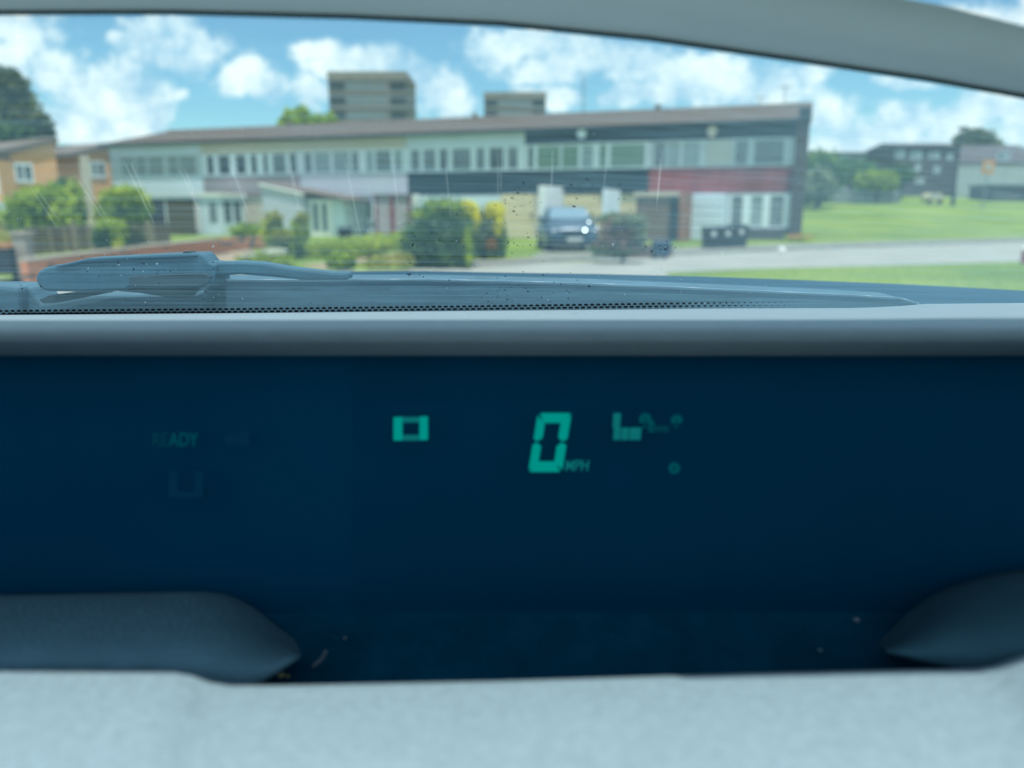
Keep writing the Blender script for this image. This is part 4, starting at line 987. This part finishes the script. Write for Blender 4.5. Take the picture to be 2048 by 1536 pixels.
# the big 0
sl0 = lambda y: (943 - y) * .165
def seg(pts, m='teal'): plate([(x + sl0(y), y) for x, y in pts], m, 'digit_segment')
seg([(1062, 828), (1122, 828), (1110, 846), (1070, 846)])
seg([(1070, 925), (1108, 925), (1120, 944), (1060, 944)])
seg([(1057, 832), (1074, 850), (1074, 876), (1064, 883), (1057, 878)])
seg([(1057, 892), (1064, 887), (1074, 894), (1074, 924), (1057, 940)])
seg([(1106, 850), (1124, 832), (1124, 878), (1115, 883), (1106, 876)])
seg([(1106, 894), (1115, 887), (1124, 892), (1124, 940), (1106, 924)])
# box sign
quad(787, 836, 804, 881, 'teal', 'selector_box'); quad(839, 835, 855, 880, 'teal', 'selector_box')
quad(805, 836, 838, 845, 'teald', 'selector_box'); quad(805, 872, 838, 881, 'teald', 'selector_box')
def text(s, px, py, hpx, m, name, shear=0.0, sxx=1.0, bold=0.0):
    cu = bpy.data.curves.new('t', 'FONT'); cu.body = s; cu.size = 1; cu.shear = shear; cu.extrude = .02; cu.offset = bold
    o = bpy.data.objects.new('t', cu); C.objects.link(o); bpy.context.view_layer.update()
    dg_ = bpy.context.evaluated_depsgraph_get(); me_ = bpy.data.meshes.new_from_object(o.evaluated_get(dg_)); bpy.data.objects.remove(o)
    p = P(px, py, DY); k = hpx * DY / F / .70
    me_.materials.clear(); me_.materials.append(M[m])
    q = bpy.data.objects.new(name, me_); C.objects.link(q); q.parent = dsp
    q.location = p; q.rotation_euler = (math.radians(90) - TH, 0, 0); q.scale = (k * sxx, k, k); return q
text('MPH', 1129, 941, 22, 'teald', 'speed_unit_text', .15, .8, .02)
text('RE', 304, 892, 28, 'tealg', 'ready_text', 0, .75)
text('ADY', 338, 892, 28, 'tealf', 'ready_text', 0, .75)
for i, x in enumerate((1227, 1243, 1259)): quad(x, 857, x + 13, 880, 'teald', 'gauge_bar', 2)
quad(1272, 857, 1281, 880, 'teald', 'gauge_bar', 2)
quad(1226, 828, 1240, 856, 'teald', 'gauge_mark', 2)
text('8', 1276, 863, 36, 'tealf', 'small_digit', .1, .95, .05); text('0', 1296, 863, 22, 'tealf', 'small_digit', .1, .8, .05)
text('8', 1340, 862, 32, 'tealf', 'small_digit', .1, 1.0, .05); quad(1305, 853, 1338, 864, 'tealg', 'gauge_line')
text('o', 1338, 945, 28, 'tealf', 'small_mark', 0, 1, .06)
quad(333, 942, 350, 998, 'tealg2' if 'tealg2' in M else 'display', 'faint_sign') if False else None
M['ghost'] = emis('faint_glow_mark', (.0005, .013, .031))  # unlit signs made visible by a weak added glow
for q_ in ((337, 945, 352, 995), (388, 945, 403, 995), (352, 985, 388, 997)): quad(*q_, 'ghost', 'faint_sign')
for q_ in ((450, 872, 470, 890), (474, 866, 496, 892)): quad(*q_, 'ghost', 'faint_sign')

# shelf in front of the display
she = [(-700, 1343), (0, 1343), (350, 1345), (385, 1351), (420, 1364), (460, 1371), (560, 1371), (1000, 1362), (1500, 1347), (1800, 1340), (1950, 1338), (1990, 1331), (2048, 1310), (2200, 1285), (2800, 1260)]
colsS = sorted(set(list(range(-700, 2801, 50)) + [365, 385, 400, 420, 440, 460, 480, 1960, 1975, 1990, 2010, 2030]))
shl = []
for px in colsS:
    e = P(px, interp(she, px) + 5, .276); r = P(px, interp(she, px), .283)
    shl.append([r + Vector((0, .012, -.05)), r + Vector((0, .002, -.006)), r, e, Vector((e.x * .93, .23, e.z + .001)), Vector((e.x * .8, .18, e.z - .004)), Vector((e.x * .8, .12, e.z - .03))])
MB().grid(shl).build('dashboard_shelf', 'shelfpad', me, smooth=True)
# padded lobes at both ends of the recess
def lobe(label, xs_, top, bot, Yb, Yt, m_='lobe'):
    rr = []
    for px in xs_:
        yt, yb = interp(top, px), interp(bot, px); row = []
        for i in range(9):
            t_ = i / 8; py = yb + (yt - yb) * t_; Y = Yb + (Yt - Yb) * (t_ ** 1.5) - .010 * math.sin(math.pi * t_)
            row.append(P(px, py, Y))
        p = row[-1]; row.append(p + Vector((0, .012, -.004))); row.append(p + Vector((0, .05, -.06)))
        rr.append(row)
    return MB().grid(rr).build('side_pad', m_, me, smooth=True)
lobe('left', [-700, -300, -100, 0, 100, 200, 300, 360, 400, 430, 460, 490, 520, 550, 575, 590, 600],
     [(-700, 1196), (0, 1197), (200, 1193), (360, 1190), (400, 1191), (440, 1197), (480, 1215), (520, 1245), (560, 1278), (590, 1300), (600, 1311)],
     [(-700, 1360), (0, 1360), (340, 1360), (440, 1378), (500, 1376), (545, 1350), (580, 1326), (600, 1314)], .30, .375)
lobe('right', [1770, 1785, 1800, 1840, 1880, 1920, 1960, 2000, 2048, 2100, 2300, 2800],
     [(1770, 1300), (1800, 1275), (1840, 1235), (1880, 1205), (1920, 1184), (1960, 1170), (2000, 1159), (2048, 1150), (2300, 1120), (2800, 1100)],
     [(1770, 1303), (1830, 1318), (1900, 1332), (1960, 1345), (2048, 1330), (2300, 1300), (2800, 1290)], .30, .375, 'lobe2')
# crumbs on the recess floor
def crumb(px, py, Y, r, m, e=1):
    c_ = P(px, py, Y); k = Y / F; rg = []
    for i in range(5):
        ph = math.pi * i / 4; rg.append([(c_.x + r*k*e*math.sin(ph)*math.cos(q)*random.uniform(.8, 1.1), c_.y + r*k*math.sin(ph)*math.sin(q), c_.z + r*k*.6*math.cos(ph)) for q in [2*math.pi*j/8 for j in range(8)]])
        rg[-1].append(rg[-1][0])
    MB().grid(rg).build('crumb', m, me, smooth=True)
crumb(546, 1258, .39, 6, 'crumb'); crumb(562, 1350, .355, 8, 'crumb'); crumb(575, 1352, .355, 5, 'crumb'); crumb(690, 1276, .385, 5, 'fluff'); crumb(1713, 1240, .39, 9, 'fluff'); crumb(1640, 1300, .375, 7, 'lobe')
fl_ = MB(); pts_ = [(626, 1334), (634, 1326), (642, 1320), (648, 1310), (652, 1302)]
for a, c in zip(pts_, pts_[1:]): fl_.tube(P(*a, .365), P(*c, .365), .0011, n=6)
fl_.build('fluff_strand', 'fluff', me)

# wiper, scuttle and bonnet outside the glass
def slab(name, outline, Y, th, m, slope=0.0, bevel=.002, parent=None):
    a = [P(x, y, Y + slope * (560 - y) / 100) for x, y in outline]
    return MB().prism(a, (0, th, 0)).build(name, m, parent or me, bevel=bevel)
# bonnet falling away behind the scuttle
bt = [(-700, 640), (-200, 620), (0, 612), (380, 602), (560, 580), (640, 556), (700, 543), (850, 542), (1000, 545), (1200, 548), (1400, 553), (1600, 560), (1800, 568), (2048, 581), (2400, 600), (2800, 625)]
bo = []
for px in cols:
    p = P(px, interp(bt, px), 1.02)
    bo.append([P(px, interp(bt, px) + 42, .90), P(px, interp(bt, px) + 16, .95), P(px, interp(bt, px) + 3, .99), p, p + Vector((0, .15, -.03)), p + Vector((0, .5, -.14)), p + Vector((0, .9, -.42)), p + Vector((0, .95, -.75))])
MB().grid(bo).build('bonnet', 'bonnet', me, smooth=True)
ct = [(392, 575), (410, 562), (430, 559), (600, 560), (700, 559), (850, 559), (1000, 562), (1150, 566), (1300, 572), (1500, 581), (1700, 590), (1800, 596), (1835, 606), (1840, 612)]
MB().prism([P(x, y, .80 + (0 if y < 600 else .0)) for x, y in ct] + [P(1845, 668, .80), P(380, 668, .80), P(386, 600, .80)], (0, .05, .001)).build('scuttle_panel', 'cowl', me, bevel=.004)
eg = MB()
for a, c in zip(ct[2:], ct[3:]): eg.tube(P(a[0], a[1], .799), P(c[0], c[1], .799), .0007, n=6)
eg.build('scuttle_highlight', 'edge', me, smooth=True)  # pale tube gives the scuttle edge a painted highlight
slab('scuttle_end', [(-300, 574), (0, 571), (36, 574), (38, 600), (40, 668), (-300, 668)], .76, .05, 'cowl', bevel=.004)
slab('wiper_base', [(32, 572), (62, 574), (70, 590), (82, 606), (112, 604), (150, 596), (200, 590), (300, 588), (380, 592), (405, 580), (412, 560), (436, 540), (432, 565), (415, 590), (404, 612), (404, 668), (40, 668), (36, 600)], .775, .04, 'cowl', bevel=.003)
slab('wiper_shadow_plate', [(78, 600), (100, 590), (150, 584), (200, 578), (300, 572), (400, 570), (384, 594), (350, 597), (280, 586), (235, 582), (160, 597), (110, 606), (86, 607)], .765, .006, 'dirtshade', bevel=0)  # dark sheet painting the shade under the wiper cover
cap = slab('wiper_arm_cover', [(71, 552), (76, 543), (88, 536), (110, 530), (140, 525), (175, 516), (250, 512), (330, 508), (398, 506), (406, 510), (418, 524), (431, 530), (432, 548), (428, 566), (400, 575), (330, 577), (257, 575), (250, 581), (160, 584), (95, 583), (80, 577), (72, 565)], .735, .03, 'wiper', bevel=.004)
slab('cover_ridge', [(110, 533), (175, 519), (250, 515), (395, 510), (392, 514), (250, 522), (170, 527), (120, 536)], .7335, .003, 'bonnet', bevel=.001, parent=cap)
slab('cover_step', [(258, 552), (330, 549), (404, 546), (424, 552), (418, 566), (395, 573), (320, 575), (257, 572)], .7335, .003, 'dirtshade', bevel=.001, parent=cap)
slab('pivot_nut', [(364, 507), (366, 503), (376, 502), (384, 505), (384, 509), (364, 510)], .74, .012, 'black', bevel=.001)
ar = slab('wiper_arm', [(404, 508), (417, 522), (440, 524), (480, 523), (520, 525), (560, 532), (620, 540), (665, 545), (698, 545), (698, 560), (600, 560), (545, 554), (480, 549), (432, 552), (426, 560), (400, 556), (398, 520)], .742, .02, 'wiper', bevel=.003)
slab('arm_joint', [(400, 508), (404, 508), (417, 523), (412, 524)], .7395, .006, 'black', bevel=.0005, parent=ar)
